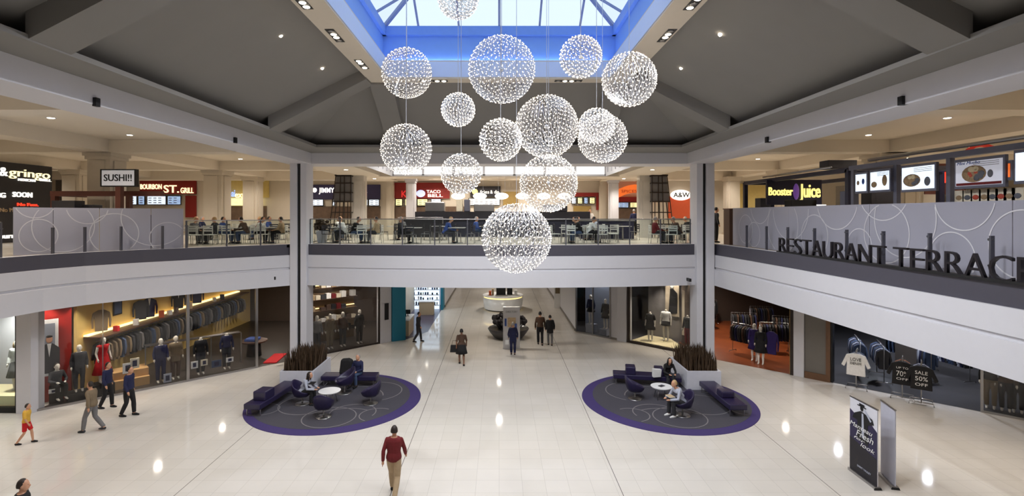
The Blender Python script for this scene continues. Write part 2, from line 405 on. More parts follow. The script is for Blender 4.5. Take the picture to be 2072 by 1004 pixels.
# food-court columns
def pillar(x, y, w, m, top=9.62, z0=UP, cap=True):
    mb = MB(); h = w / 2
    mb.box(x - h, x + h, y - h, y + h, z0, top)
    mb.box(x - h * .6, x + h * .6, y - h - .05, y + h + .05, z0, top - .35); mb.box(x - h - .05, x + h + .05, y - h * .6, y + h * .6, z0, top - .35)
    if cap: mb.box(x - h - .12, x + h + .12, y - h - .12, y + h + .12, top - .16, top); mb.box(x - h - .06, x + h + .06, y - h - .06, y + h + .06, top - .3, top - .16)
    mb.box(x - h - .06, x + h + .06, y - h - .06, y + h + .06, z0, z0 + .15)
    return S('column', mb, m)
for x, y, w in ((-16.7, 21.9, .95), (-16.6, 30.3, 1.05), (-16.9, 35.3, .95), (-24.6, 30, 1.0)): pillar(x, y, w, cream)
for x, y, w in ((16.6, 22.2, 1.0), (16.5, 30.0, 1.0), (16.0, 35.4, .8), (24.6, 30, 1.0)): pillar(x, y, w, cream)
for x in (Q(727, 400, 31).x, Q(1304, 400, 31).x): pillar(x, 31, .72, marble, 9.36, cap=False)
for x in (Q(832, 400, 35).x, Q(1241, 400, 35).x): pillar(x, 35, .55, white, 9.46)
for x in (Q(789, 400, 36.5).x, Q(1221, 400, 36.5).x): pillar(x, 36.6, .45, cream, 9.46, cap=False)
# ------------------------------------------------------------------ lower level shop fronts
LA = Vector((-16.5, 18.3, 0)); LANG = math.atan2(10.2, 10.5)
RA = Vector((6.6, 28.7, 0)); RANG = math.atan2(-11.2, 11.3)
def along(x, A, ang):
    k = (x - CX) / F; return (k * A.y - A.x) / (math.cos(ang) - k * math.sin(ang))
sl = lambda x: along(x, LA, LANG)
sr = lambda x: along(x, RA, RANG)
def wl(x, off=0): s = sl(x); return Vector((LA.x + math.cos(LANG) * s - math.sin(LANG) * off, LA.y + math.sin(LANG) * s + math.cos(LANG) * off, 0))
def wr(x, off=0): s = sr(x); return Vector((RA.x + math.cos(RANG) * s - math.sin(RANG) * off, RA.y + math.sin(RANG) * s + math.cos(RANG) * off, 0))
H = 3.86
mb = MB(); mb.box(sl(768), sl(790), -.1, .3, 0, H)
S('wall_left', mb, white, loc=LA, rz=LANG, bevel=.01)
S('wall_left', MB().box(-16.97, -16.45, 18.05, 18.6, 0, H), white)
mb = MB(); mb.box(sr(1250), sr(1269), -.1, .5, 0, H); mb.box(sr(1236), sr(1250), 0, .3, 0, H); mb.box(sr(1607), sr(1628), -.12, .5, 0, H)
S('wall_right', mb, white, loc=RA, rz=RANG, bevel=.01)
mb = MB(); mb.box(sr(1236), sr(1250), -.02, .04, 0, .12); S('baseboard_right', mb, mat('grey_skirting', (122, 116, 110), .5), loc=RA, rz=RANG)
# partitions between the shops
def part(x0, y0, x1, y1, m, name, z=H, t=.12):
    d = Vector((x1 - x0, y1 - y0)); L = d.length
    return S(name, MB().box(0, L, -t / 2, t / 2, 0, z), m, loc=(x0, y0, 0), rz=math.atan2(d.y, d.x))
shopw = mat('shop_wall_yellow', (214, 184, 112), .6, vary=.08, scale=2)
brownw = mat('shop_wall_brown', (70, 58, 50), .7, vary=.1)
greyw = mat('shop_wall_grey', (120, 116, 116), .7)
part(-16.5, 20.0, -16.5, 34, shopw, 'wall_left'); part(-16.5, 34, -6.2, 34, brownw, 'wall_back'); part(-6.35, 28.6, -6.35, 40, cream, 'wall_left')
part(-6.3, 40, -4.2, 40, white, 'wall_back'); part(-4.2, 39, -4.2, 62, white, 'wall_left'); part(4.65, 31.0, 4.65, 62, white, 'wall_right')
S('baseboard_right', MB().box(4.55, 4.6, 31, 62, 0, .14), MATS['grey_skirting'])
S('baseboard_left', MB().box(-4.14, -4.09, 39, 62, 0, .14), MATS['grey_skirting'])
pw = wr(1412, .3); part(pw.x, pw.y, pw.x, 34, brownw, 'wall_right'); part(4.65, 34, 22, 34, brownw, 'wall_back')
pw = wr(1636, .3); part(pw.x, pw.y, 20, 34, brownw, 'wall_right'); part(22, 12, 22, 34, greyw, 'wall_right')
part(-34, 24, -16.5, 24, cream, 'wall_left')
# shop floors, laid a few millimetres over the mall tiles
def shopfloor(A, ang, x0, x1, back, m):
    f = wl if A is LA else wr; a, b = f(x0), f(x1)
    S('floor', MB().poly([(a.x, a.y, .006), (b.x, b.y, .006), (b.x, back, .006), (a.x, back, .006)]), m)
shopfloor(LA, LANG, 60, 778, 34, darkfloor); p, q = wr(1412), wr(1607); S('floor', MB().poly([(p.x, p.y, .006), (q.x, q.y, .006), (20, 34, .006), (p.x, 34, .006)]), woodfloor)
p, q = wr(1640), wr(2300); S('floor', MB().poly([(p.x, p.y, .006), (q.x, q.y, .006), (22, q.y, .006), (22, 34, .006), (20, 34, .006)]), greyfloor)
shopfloor(RA, RANG, 1165, 1412, 34, greyfloor)
S('floor', MB().poly([(-6.3, 28.75, .007), (-5.2, 28.9, .007), (-4.27, 30.8, .007), (-4.25, 40, .007), (-6.3, 40, .007)]), mat('teal_shop_floor', (66, 64, 92), .25))
# menswear shop glazing
def glazing(A, ang, sf, bays, thick, fm, label, group=None, z1=H, gm=None, sill=.08):
    o = thing('shop_window', label, 'shop window', A, ang, group)
    for a, b in bays:
        MB().box(sf(a) + .02, sf(b) - .02, -.01, .01, sill, z1).build('glass_pane', gm or shopglass, o)
    for x, w in thick: MB().box(sf(x) - w / 2, sf(x) + w / 2, -.05, .05, 0, z1).build('mullion', fm, o)
    for a, b in bays: MB().box(sf(a), sf(b), -.04, .04, 0, sill).build('sill', fm, o)
    return o
glazing(LA, LANG, sl, [(69, 208), (208, 380), (380, 519)], [(208, .025), (380, .11), (519, .11)], steel, 'long frameless glass front of the menswear shop with two thick steel posts')
glazing(LA, LANG, sl, [(600, 767)], [(600, .06), (767, .06)], bronze, 'dark glass shop window between the planter column and the white pillar')
glazing(RA, RANG, sr, [(1274, 1397)], [(1272, .14), (1399, .14)], bronze, 'display window in a dark brown frame showing three mannequins', sill=.12)
glazing(RA, RANG, sr, [(1990, 2150)], [(1987, .08)], steel, 'glass shop window with trousered mannequins at the end of the denim shop')
o = glazing(RA, RANG, sr, [(1166, 1200), (1200, 1235)], [(1166, .06), (1200, .05), (1235, .08)], steel, 'grey framed shop window on the corridor corner with a navy mannequin')
# framed window far left with white lit backdrop
o = thing('shop_window', 'brightly lit window in a black frame beside the white pillar at the picture edge', 'shop window', (0, 0, 0))
MB().box(-19.2, -17.1, 18.24, 18.26, .25, 3.5).build('glass_pane', clear, o)
MB().box(-17.1, -16.98, 18.15, 18.3, 0, H).box(-19.3, -17.1, 18.15, 18.3, 0, .2).build('frame', blackm, o)
MB().box(-19.3, -16.98, 18.3, 19.6, .01, .55).build('platform', mat('display_cream', (236, 222, 180), .5), o)
S('wall_left', MB().box(-19.4, -16.9, 19.7, 19.8, 0, H), white)
# grey panel with wood frame between the brown shop and the denim shop
o = thing('wall_panel', 'tall grey panel in a wooden frame beside the denim shop opening', 'panel', RA, RANG)
MB().box(sr(1629), sr(1672), -.04, .1, .28, H).build('panel', mat('panel_grey', (112, 108, 102), .6, vary=.1, scale=3), o)
MB().box(sr(1629), sr(1681), -.1, .12, 0, .28).box(sr(1672), sr(1681), -.1, .12, .28, H).build('frame', mat('oak_brown', (104, 74, 50), .45, vary=.2, scale=10), o)
MB().box(sr(1681), sr(1685), -.05, .3, 0, H).build('door_track', blackm, o)
o = thing('door_frame', 'dark bronze jamb and yellow-edged opening of the brown-floored shop', 'door frame', RA, RANG)
MB().box(sr(1600), sr(1607), -.1, .4, 0, H).build('jamb', bronze, o)
MB().box(sr(1598.5), sr(1600), -.06, .3, 0, H).build('edge_strip', mat('brass', (170, 140, 90), .35, .8), o)
# teal shop
o = thing('shop_portal', 'teal painted portal of the corridor shop beside a white pillar', 'shop portal')
v = Vector((-5.95, 28.45, 0)); w = Vector((-5.28, 28.85, 0)); 
MB().box(0, (w - v).length, -.1, .15, 0, H - .02).build('panel', teal, o, loc=v, rz=math.atan2(w.y - v.y, w.x - v.x))
MB().box(-4.3, -4.14, 37.8, 39.0, 0, H - .02).build('panel', teal, o)
o = thing('display_shelf', 'bright white shelving with bottles at the back of the teal shop', 'shelf', (-5.7, 38.2, 0))
MB().box(-.9, 1.25, 0, .1, 0, 3).build('back_panel', mat('lit_white', (214, 232, 255), emit=1.3, vary=.1, scale=3), o)
for k in range(7): MB().box(-.9, 1.25, -.3, 0, .3 + .38 * k, .33 + .38 * k).build('shelf', white, o)
for k in range(5):
    for j in range(12):
        if RN.random() < .75:
            b = MB().box(-.82 + j * .17, -.72 + j * .17, -.22, -.1, .33 + .38 * k, .33 + .38 * k + RN.uniform(.12, .26)).build('bottle', RN.choice([C['denim'], C['navy'], C['white'], C['black']]), None, loc=(-5.7, 38.2, 0))
            tag(b, 'small packaged product standing on the bright white shelving', 'bottle', 'products on the white shelving of the teal shop')
o = thing('counter', 'beige shop counter with a white top inside the teal portal', 'counter', (-5.5, 30.1, 0))
MB().box(-.35, .3, -.5, 1.2, 0, .9).build('body', mat('counter_beige', (186, 168, 140), .5), o, bevel=.01); MB().box(-.4, .35, -.55, 1.25, .9, .96).build('top', ptop, o)
o = thing('counter', 'long tan counter near the white shelving of the teal shop', 'counter', (-5.0, 36.2, 0))
MB().box(-.6, .4, -.3, .3, 0, .9).build('body', MATS['counter_beige'], o, bevel=.01); MB().box(-.65, .45, -.35, .35, .9, .96).build('top', ptop, o)
for i, (x, y, z) in enumerate(((-5.55, 29.9, .96), (-5.45, 30.7, .96))):
    t = thing('monitor', ['small black monitor standing on the beige counter, nearer the portal', 'small black monitor on the beige counter, further inside'][i], 'monitor', (x, y, z))
    MB().box(-.15, .15, -.02, .02, .12, .38).build('screen', black, t); MB().box(-.02, .02, -.02, .02, 0, .14).box(-.08, .08, -.06, .06, 0, .015).build('stand', black, t)
MB().box(-.12, .12, -.02, .02, 0, .9).build('wall_vent', blackm, loc=(wl(780, -.12).x, wl(780, -.12).y, 1.25), rz=LANG, label='narrow black slot panel on the white pillar beside the teal portal', cat='wall panel')

# ------------------------------------------------------------------ garments and racks
def jacket(long=.72, w=.24, t=.055):
    mb = MB()
    for sg in (0,):
        mb.plate([(-w * .75, 0), (w * .75, 0), (w * .8, long * .55), (w * .98, long * .88), (w * .35, long), (-w * .35, long), (-w * .98, long * .88), (-w * .8, long * .55)], -t, t)
    for s in (-1, 1): mb.tube([(s * w * .9, 0, long * .86), (s * w * 1.08, -.01, long * .5), (s * w * 1.05, -.03, long * .16)], [t * 1.0, t * 1.05, t * .8], 6)
    return mb
def garment(name, label, m, group, shirt=None, long=.72, w=.24, t=.045, cat='jacket', tpl={}):
    key = (round(long, 2), round(w, 2), round(t, 3))
    o = thing(name, label, cat, group=group)
    if key not in tpl:
        b = jacket(long, w, t).build('cloth', m, o, bevel=.012); tpl[key] = b.data
    else:
        b = bpy.data.objects.new('cloth', tpl[key]); COL.objects.link(b); b.parent = o; b.material_slots[0].link = 'OBJECT'; b.material_slots[0].material = m
    MB().tube([(0, 0, long - .02), (0, 0, long + .1), (.03, 0, long + .13), (.05, 0, long + .1)], .006, 5).build('hanger_hook', steel, o)
    if shirt: MB().plate([(-.05, long * .99), (.05, long * .99), (.0, long * .6)], -t - .012, -t).build('shirt_front', shirt, o)
    return o
greys = [C['charcoal'], C['grey'], C['black'], C['charcoal'], C['denim'], C['khaki'], C['charcoal']]
# rack of suits along the yellow wall
def put(o, loc, rz=0, sc=1): o.location = loc; o.rotation_euler.z = rz; o.scale = (sc,) * 3; return o
base = garment('suit_jacket', 'dark suit jacket hanging in the long row under the lit shelf', C['charcoal'], 'suit jackets under the warm lit shelf')
n = 44
for k in range(n):
    y = 20.6 + k * .26
    o = base if k == 0 else dup(base, (0, 0, 0), mats={'cloth': greys[k % 7] if k > 3 else C['khaki']})
    put(o, (-16.0, y, 1.02), RN.uniform(-.2, .1), RN.uniform(1.1, 1.22))
MB().tube([(-16.0, 20.4, 1.98), (-16.0, 32.2, 1.98)], .015, 6).build('clothes_rail', steel, label='long steel rail carrying the row of suit jackets', cat='clothes rail')
o = thing('wall_shelf', 'long shelf with a warm light strip above the suit jackets', 'shelf')
MB().box(-16.42, -15.65, 20.3, 32.2, 2.12, 2.17).build('board', woodf, o); MB().box(-16.42, -16.25, 20.3, 32.2, 2.18, 2.24).build('light_strip', lampc, o)
for k, (y, m, lab) in enumerate(((20.6, C['khaki'], 'grey tweed coat on a stand above the lit shelf near the red wall'), (22.9, C['charcoal'], 'dark grey suit jacket displayed above the lit shelf'), (23.45, C['navy'], 'navy suit jacket with white shirt above the lit shelf'), (25.6, C['black'], 'black jacket displayed high on the yellow wall'), (27.2, C['navy'], 'dark blue jacket high on the yellow wall near the steel post'))):
    g = garment('suit_jacket', lab, m, None, shirt=C['white'] if k in (2, 3) else None, long=.86, w=.27); put(g, (-16.1, y + .2, 2.3), .75)
o = thing('picture_frame', 'small dark framed picture on the yellow wall above the lit shelf', 'picture', (-16.42, 22.1, 2.7), PI / 2)
MB().box(-.25, .25, -.03, .0, 0, .62).build('frame', black, o); MB().box(-.2, .2, -.035, -.03, .06, .56).build('print', C['denim'], o)
for k, (y, col) in enumerate(((21.25, C['red']), (22.4, C['white']), (24.1, C['orange']), (24.7, C['white']), (25.2, C['brown']), (26.4, C['tan']), (28.6, C['white']), (29.4, C['navy']))):
    MB().box(-.1, .1, -.07, .07, 0, .22 + .05 * (k % 3)).build('gift_box', col, loc=(-15.9, y + .1, 2.17), rz=.4 * k, bevel=.01, cat='box',
        label='%s box standing on the lit shelf, %s' % (['red', 'white', 'orange', 'plain white', 'brown', 'tan', 'pale', 'navy'][k], ['nearest the red wall', 'under the framed picture', 'beside the navy suit', 'just past the navy suit', 'just before the black jacket', 'past the black jacket', 'near the far end', 'at its far end'][k]))
# red wall with portrait poster behind the glass
o = thing('partition', 'bright red display wall behind the shop glass beside the white pillar', 'display wall', LA, LANG)
MB().box(sl(69) - .1, sl(150), .95, 1.05, 0, H).build('panel', redw, o)
o = thing('poster', 'white framed poster of a man in a dark suit on the red wall', 'poster', LA, LANG)
px0, px1 = sl(83), sl(122)
MB().box(px0, px1, .8, .84, 1.0, 3.1).build('frame', ptop, o)
MB().box(px0 + .1, px1 - .1, .785, .8, 1.1, 2.95).build('print', mat('poster_grey', (140, 146, 158), .5, vary=.3, scale=2), o)
cx = (px0 + px1) / 2
MB().plate([(cx - .3, 1.1), (cx + .3, 1.1), (cx + .3, 2.0), (cx + .1, 2.2), (cx - .1, 2.2), (cx - .3, 2.0)], .775, .785).build('suit_figure', C['charcoal'], o)
MB().plate([(cx - .06, 2.2), (cx + .06, 2.2), (cx, 1.7)], .768, .775).build('shirt', C['white'], o)
MB().ball((cx, .775, 2.36), .1, .012, .14, 12).build('face', skin, o); MB().ball((cx, .772, 2.47), .1, .014, .05, 12).build('hair', hairk, o)
# low window shelf with a light top, and the price cards and boxes behind the glass
o = thing('display_shelf', 'long glass topped display shelf standing behind the menswear window', 'shelf', LA, LANG)
a, b = sl(308), sl(508)
MB().box(a, b, 1.3, 1.7, 1.43, 1.46).build('shelf_board', steel, o)
for t in (0, .33, .66, 1): MB().box(a + (b - a) * t - .02, a + (b - a) * t + .02, 1.32, 1.38, 0, 1.42).build('leg', steel, o)
for k, (px, w, h, z, m, lab) in enumerate(((343, .28, .36, .03, C['lightgrey'], 'small framed card on the floor behind the glass, before the steel post'),
      (398, .26, .3, .4, C['white'], 'white folded shirt display low behind the glass past the thick post'), (418, .26, .26, .45, C['cream'], 'cream folded shirt display low behind the glass'),
      (443, .38, .3, .28, C['denim'], 'framed picture card low in the menswear window'), (470, .3, .2, .4, C['white'], 'white shoes display low in the menswear window'),
      (262, .34, .4, .7, C['white'], 'white card with a dark figure standing by the wooden step'), (276, .3, .4, .85, C['cream'], 'cream card standing behind the white one'),
      (112, .34, .14, .45, C['white'], 'small white notice low on the glass before the red wall'))):
    MB().box(-w / 2, w / 2, -.02, .02, 0, h).box(-w / 4, w / 4, -.025, -.02, h * .2, h * .8, 1).build('display_card', [m, C['navy']], loc=wl(px, .35) + Vector((0, 0, z)), rz=LANG, label=lab, cat='display card')
o = MB().box(-.9, .7, -.5, .5, 0, .35).box(-.5, .7, -.3, .5, .35, .65).build('display_step', mat('pale_wood', (190, 150, 100), .5, vary=.2), loc=wl(268, 1.2), rz=LANG, label='pale wooden stepped display plinth behind the glass', cat='plinth', bevel=.01)
# lit shelving with folded clothes behind the dark window
o = thing('display_shelf', 'dark shelving with warm light and folded clothes behind the dark glass window', 'shelf', LA, LANG)
a, b = sl(640), sl(762)
MB().box(a, b, 2.5, 2.56, 0, 3.7).build('back_panel', mat('shelf_back_warm', (120, 96, 70), .6, vary=.3, scale=3), o)
for k in range(5): MB().box(a, b, 2.1, 2.5, .5 + k * .62, .54 + k * .62).build('shelf', woodf, o)
MB().box(a, b, 2.44, 2.49, 3.1, 3.14).box(a, b, 2.44, 2.49, 1.86, 1.9).build('light_strip', lampc, o)
M_ = Matrix.Rotation(LANG, 3, 'Z')
for k in range(5):
    for j in range(11):
        if RN.random() < .82:
            x = a + .2 + (b - a - .4) * j / 10; hh = RN.uniform(.14, .34)
            t = MB().box(-.13, .13, -.14, .14, 0, hh).build('folded_clothes', RN.choice([C['white'], C['tan'], C['charcoal'], C['brown'], C['cream'], C['maroon'], C['black']]), loc=LA + M_ @ Vector((x, 2.28, .54 + k * .62)), rz=LANG)
            tag(t, 'folded clothes on the shelving behind the dark glass window', 'clothes', 'folded clothes on the dark window shelving')
# cashier area lamps and sofa-like display near the entrance
o = thing('display_table', 'dark round display table with folded blue cloth inside the shop entrance', 'table', wl(548, 2.2))
MB().rings([((0, 0, .7), .6, .6), ((0, 0, .76), .62, .62)], 20, sm=False).build('top', woodf, o); MB().rings([((0, 0, 0), .35, .35), ((0, 0, .7), .3, .3)], 14).build('base', black, o)
MB().box(-.35, .2, -.3, .3, 0, .12).build('folded_cloth', C['blue'], loc=wl(548, 2.2) + Vector((0, 0, .76)), label='folded blue garments lying on the dark round display table', cat='clothes', bevel=.02)
MB().box(-.8, .8, -.3, .3, .0, .04).build('floor_mat', C['red'], loc=wl(572, .9) + Vector((0, 0, .008)), rz=LANG + .9, label='narrow red mat on the floor of the shop entrance', cat='mat')
# generic racks in the side shops
def rack(loc, rz, label, cols, glabel, ggroup, n=9, long=.8, L=1.3, cat='clothes rack', h=1.55):
    o = thing('clothes_rack', label, cat, loc, rz)
    MB().tube([(0, -L / 2, .12), (0, -L / 2, h), (0, L / 2, h), (0, L / 2, .12)], .018, 6).build('frame', steel, o)
    for s in (-1, 1): MB().tube([(-.28, s * L / 2, .06), (-.26, s * L / 2, .12), (.26, s * L / 2, .12), (.28, s * L / 2, .06)], .018, 6).build('foot', steel, o)
    g0 = garment('hanging_garment', glabel, cols[0], ggroup, long=long, w=.22, cat='garment')
    M = Matrix.Rotation(rz, 3, 'Z')
    for k in range(n):
        g = g0 if k == 0 else dup(g0, (0, 0, 0), mats={'cloth': cols[k % len(cols)]})
        put(g, Vector(loc) + M @ Vector((0, -L / 2 + L * (k + .5) / n, h - long - .11)), rz + RN.uniform(-.1, .1))
    return o
dk = [C['black'], C['charcoal'], C['navy'], C['black'], C['brown']]
for i, (x, y, rz, lab, w) in enumerate(((12.2, 25.6, .5, 'rack of dark garments beside the legs of the three mannequins', 'beside the three mannequins'), (11.2, 29, 1.2, 'rack of dark clothes on the orange floor near the shop column', 'near the shop column'),
      (13.6, 28.6, 1.4, 'rack of black clothes at the back of the brown shop', 'at the back of the brown shop'), (12.6, 31.6, 1.5, 'rear rack of clothes against the brown shop wall', 'on the rear rack of the brown shop'), (10.4, 26.4, .1, 'rack of patterned clothes just behind the white atrium column', 'behind the white atrium column'),
      (10.3, 31, .1, 'deep rack of clothes in the brown shop behind the column', 'deep in the brown shop'), (13.9, 26.0, 1.3, 'long rack of dark clothes near the bronze door jamb', 'near the bronze door jamb'),
      (15.4, 27.6, 1.2, 'rack of navy clothes behind the rack by the bronze jamb', 'behind the bronze jamb rack'), (15.6, 30.6, 1.5, 'rack of clothes in the far corner of the brown shop', 'in the far corner of the brown shop'), (13.3, 33.0, 1.5, 'rack of clothes against the rear wall of the brown shop', 'against the rear wall of the brown shop'))):
    rack((x, y, .006), rz, lab, dk[i % 3:] + dk[:i % 3], 'dark garment hanging on the rack ' + w, 'garments ' + w, n=10)
dn = [C['denim'], C['charcoal'], C['navy'], C['lightgrey'], C['charcoal'], C['denim']]
for i, (px, off, rz, lab, w) in enumerate(((1712, 2.2, RANG + .3, 'rack of grey and denim jackets against the wooden jamb', 'beside the wooden jamb'), (1765, 1.8, RANG + .3, 'long rack of denim shirts inside the denim shop', 'in the middle of the denim shop'),
      (1800, 4.6, RANG + 1.2, 'rack of dark coats deep in the denim shop', 'deep in the denim shop'), (1840, 3.0, RANG + .6, 'rack of dark jackets beyond the white pier', 'beyond the pier of the denim shop'), (1905, 4.2, RANG + .9, 'low rack of dark clothes in the blue-lit shop corner', 'in the blue-lit shop corner'))):
    p = wr(px, off); rack((p.x, p.y, .006), rz, lab, dn[i % 3:] + dn[:i % 3], 'denim or grey garment on the rack ' + w, 'garments ' + w, n=12, L=1.6)
p = wr(1815, 2.6); S('wall_right', MB().box(-.35, .35, -.3, .3, 0, H), greyw, loc=p, rz=RANG)
# three sale racks at the mall edge
def tshirt(label, cat, m, deco, loc, rz, sc=1):
    o = thing('hanging_shirt', label, cat, loc, rz)
    mb = MB(); mb.plate([(-.3, 0), (.3, 0), (.28, .5), (.36, .3), (.46, .36), (.3, .76), (.1, .82), (-.1, .82), (-.3, .76), (-.46, .36), (-.36, .3), (-.28, .5)], -.06, .06)
    mb.build('cloth', m, o, bevel=.02)
    for s, z, h, mm in deco: text('print', s, mm, h, o, (0, -.085, z), 0, .004, w=.34)
    o.scale = (sc,) * 3
    return o
for i, (px, off, lab, m, deco, w) in enumerate((
    (1737, -.45, 'white t-shirt with dark print on the first stand before the denim shop', C['white'], [('LOVE', .56, .12, C['black']), ('DENIM', .42, .09, C['black'])], 'white'),
    (1830, -.55, 'black board reading 70% on the second stand, above brown garments', C['black'], [('UP TO', .58, .07, C['white']), ('70%', .32, .18, C['white']), ('OFF', .18, .08, C['white'])], 'black'),
    (1869, -.75, 'black shirt lettered in white on the third stand', C['black'], [('SALE', .54, .12, C['white']), ('50%', .32, .15, C['white']), ('OFF', .14, .1, C['white'])], 'third'))):
    p = wr(px, off)
    lab2 = ['t-bar stand carrying the white printed t-shirt', 't-bar stand carrying the black 70% board', 't-bar stand carrying the white lettered black shirt'][i]
    o = thing('garment_stand', lab2, 'garment stand', p, RANG + .1)
    MB().tube([(0, 0, .1), (0, 0, 1.6)], .02, 8).build('pole', steel, o); MB().tube([(0, 0, 1.6), (0, .7, 1.55)], .014, 6).build('arm', steel, o)
    MB().tube([(-.36, 0, .02), (-.34, 0, .12), (.34, 0, .12), (.36, 0, .02)], .02, 6).build('base_bar', steel, o); MB().tube([(-.33, .6, .02), (-.33, .6, .1), (.33, .6, .1), (.33, .6, .02)], .02, 6).tube([(0, 0, .1), (0, .6, .1)], .015, 6).build('base_bar', steel, o)
    tshirt(lab, 'shirt', m, deco, Vector(p) + Matrix.Rotation(RANG + .1, 3, 'Z') @ Vector((0, -.1, .62)), RANG + .1, 1.05)
    col = [dn, [C['brown'], C['rust'], C['black']], [C['black'], C['lightgrey'], C['navy']]][i]
    g0 = garment('hanging_garment', ['grey', 'brown', 'black'][i] + ' garment hanging behind the front shirt of the ' + ['white t-shirt stand', '70% stand', 'black shirt stand'][i], col[0], 'garments behind the ' + ['white t-shirt', '70% board', 'lettered black shirt'][i], cat='garment', long=.8)
    for k in range(6):
        g = g0 if k == 0 else dup(g0, (0, 0, 0), mats={'cloth': col[k % len(col)]})
        put(g, Vector(p) + Matrix.Rotation(RANG + .1, 3, 'Z') @ Vector((0, .05 + k * .11, .62)), RANG + .1, 1.0)
# ------------------------------------------------------------------ people and mannequins
def lerp(a, b, t): return tuple(a[i] + (b[i] - a[i]) * t for i in range(3))
def skeleton(pose='stand', ph=0., arms=None):
    """joints of a 1.72 m figure that faces -y"""
    j = {}; dz = 0
    if pose in ('sit', 'sitlean'):
        dz = -.46
        for s, k in ((-1, 'l'), (1, 'r')):
            j['hip' + k] = (s * .09, 0, .50); j['kne' + k] = (s * .12, -.43, .52); j['ank' + k] = (s * .12, -.42 + .08 * s * ph, .09)
    else:
        for s, k in ((-1, 'l'), (1, 'r')):
            q = s * ph * .5
            j['hip' + k] = (s * .09, 0, .92)
            kn = (s * .1, -.02 - math.sin(max(q, -.2)) * .42, .92 - .43 * math.cos(q)) if q >= 0 else (s * .1, -.04 - math.sin(q) * .2, .5)
            j['kne' + k] = kn
            j['ank' + k] = (s * .09, kn[1] + .02 - (math.sin(q) * .25 if q > 0 else math.sin(q) * .85 * 1.0), .09 if q >= -.3 else .13)
    ln = .22 if pose == 'sitlean' else (.1 if pose == 'bent' else (.02 if pose == 'stand' else .03))
    zz = lambda z: z + dz
    j['pel'] = (0, 0, zz(.97)); j['wai'] = (0, -ln * .35, zz(1.1)); j['che'] = (0, -ln * .8, zz(1.3)); j['nek'] = (0, -ln * 1.1, zz(1.47)); j['hed'] = (0, -ln * 1.35 - .02, zz(1.6))
    for s, k in ((-1, 'l'), (1, 'r')):
        sh = (s * .175, -ln, zz(1.395)); j['sho' + k] = sh
        a = (arms or {}).get(k)
        if a: j['elb' + k] = (sh[0] + a[0][0], sh[1] + a[0][1], sh[2] + a[0][2]); j['wri' + k] = tuple(j['elb' + k][i] + a[1][i] for i in range(3))
        elif pose.startswith('sit'): j['elb' + k] = (s * .25, sh[1] - .1, sh[2] - .26); j['wri' + k] = (s * .13, sh[1] - .34, sh[2] - .3)
        else:
            q = -s * ph * .45
            j['elb' + k] = (s * .245, sh[1] - math.sin(q) * .24 + .02, sh[2] - .27 * math.cos(q)); j['wri' + k] = (s * .25, j['elb' + k][1] - math.sin(q + .25) * .24, j['elb' + k][2] - .24 * math.cos(q + .25))
    return j
TOR = [('pel', -.1, .1, .09), ('pel', -.03, .165, .115), ('pel', .04, .16, .112), ('wai', 0, .135, .1), ('wai', .1, .15, .105), ('che', 0, .175, .118), ('che', .07, .18, .112), ('che', .12, .155, .09), ('che', .15, .11, .075), ('nek', -.02, .075, .065)]
def torso(mb, j, inf=0, i0=0, i1=10, fem=0, flare=None):
    rr = []
    for q, (k, dz, rx, ry) in enumerate(TOR[i0:i1]):
        c = j[k]; rr.append(((c[0], c[1], c[2] + dz), rx + inf + (fem if k == 'pel' else -fem * .6), ry + inf))
    mb.rings(rr, 14)
def limb(mb, a, b, c, r, n=9):
    a, b, c = Vector(a), Vector(b), Vector(c)
    m1 = a.lerp(b, .45); m2 = b.lerp(c, .3)
    mb.tube([a, m1, b, m2, c], [r[0], r[0] * .97, r[1], r[1] * 1.04, r[2]], n)
    mb.ball(b, r[1] * .99, n=8, m=5)
def hand(mb, w, e, s, curl=.5):
    w = Vector(w); d = (w - Vector(e)).normalized(); side = Vector((0, -1, 0)) if abs(d.z) > .6 else Vector((-s, 0, 0))
    side = (side - d * side.dot(d)).normalized(); nn = d.cross(side) * (1 if s > 0 else -1)
    pal = w + d * .045; mb.tube([w - d * .01, pal, pal + d * .035], [.026, .036, .032], 8)
    for f in range(4):
        b0 = pal + d * .03 + side * (.026 - .0175 * f); L = (.062, .072, .068, .052)[f]
        k = b0 + d * L * .5 - nn * L * .1 * curl; mb.tube([b0 - d * .02, k, k + d * L * .42 - nn * L * .35 * curl], [.0095, .009, .0075], 6)
    mb.tube([w + d * .02 + side * .025, w + d * .05 + side * .055, w + d * .08 + side * .06], [.012, .011, .009], 6)
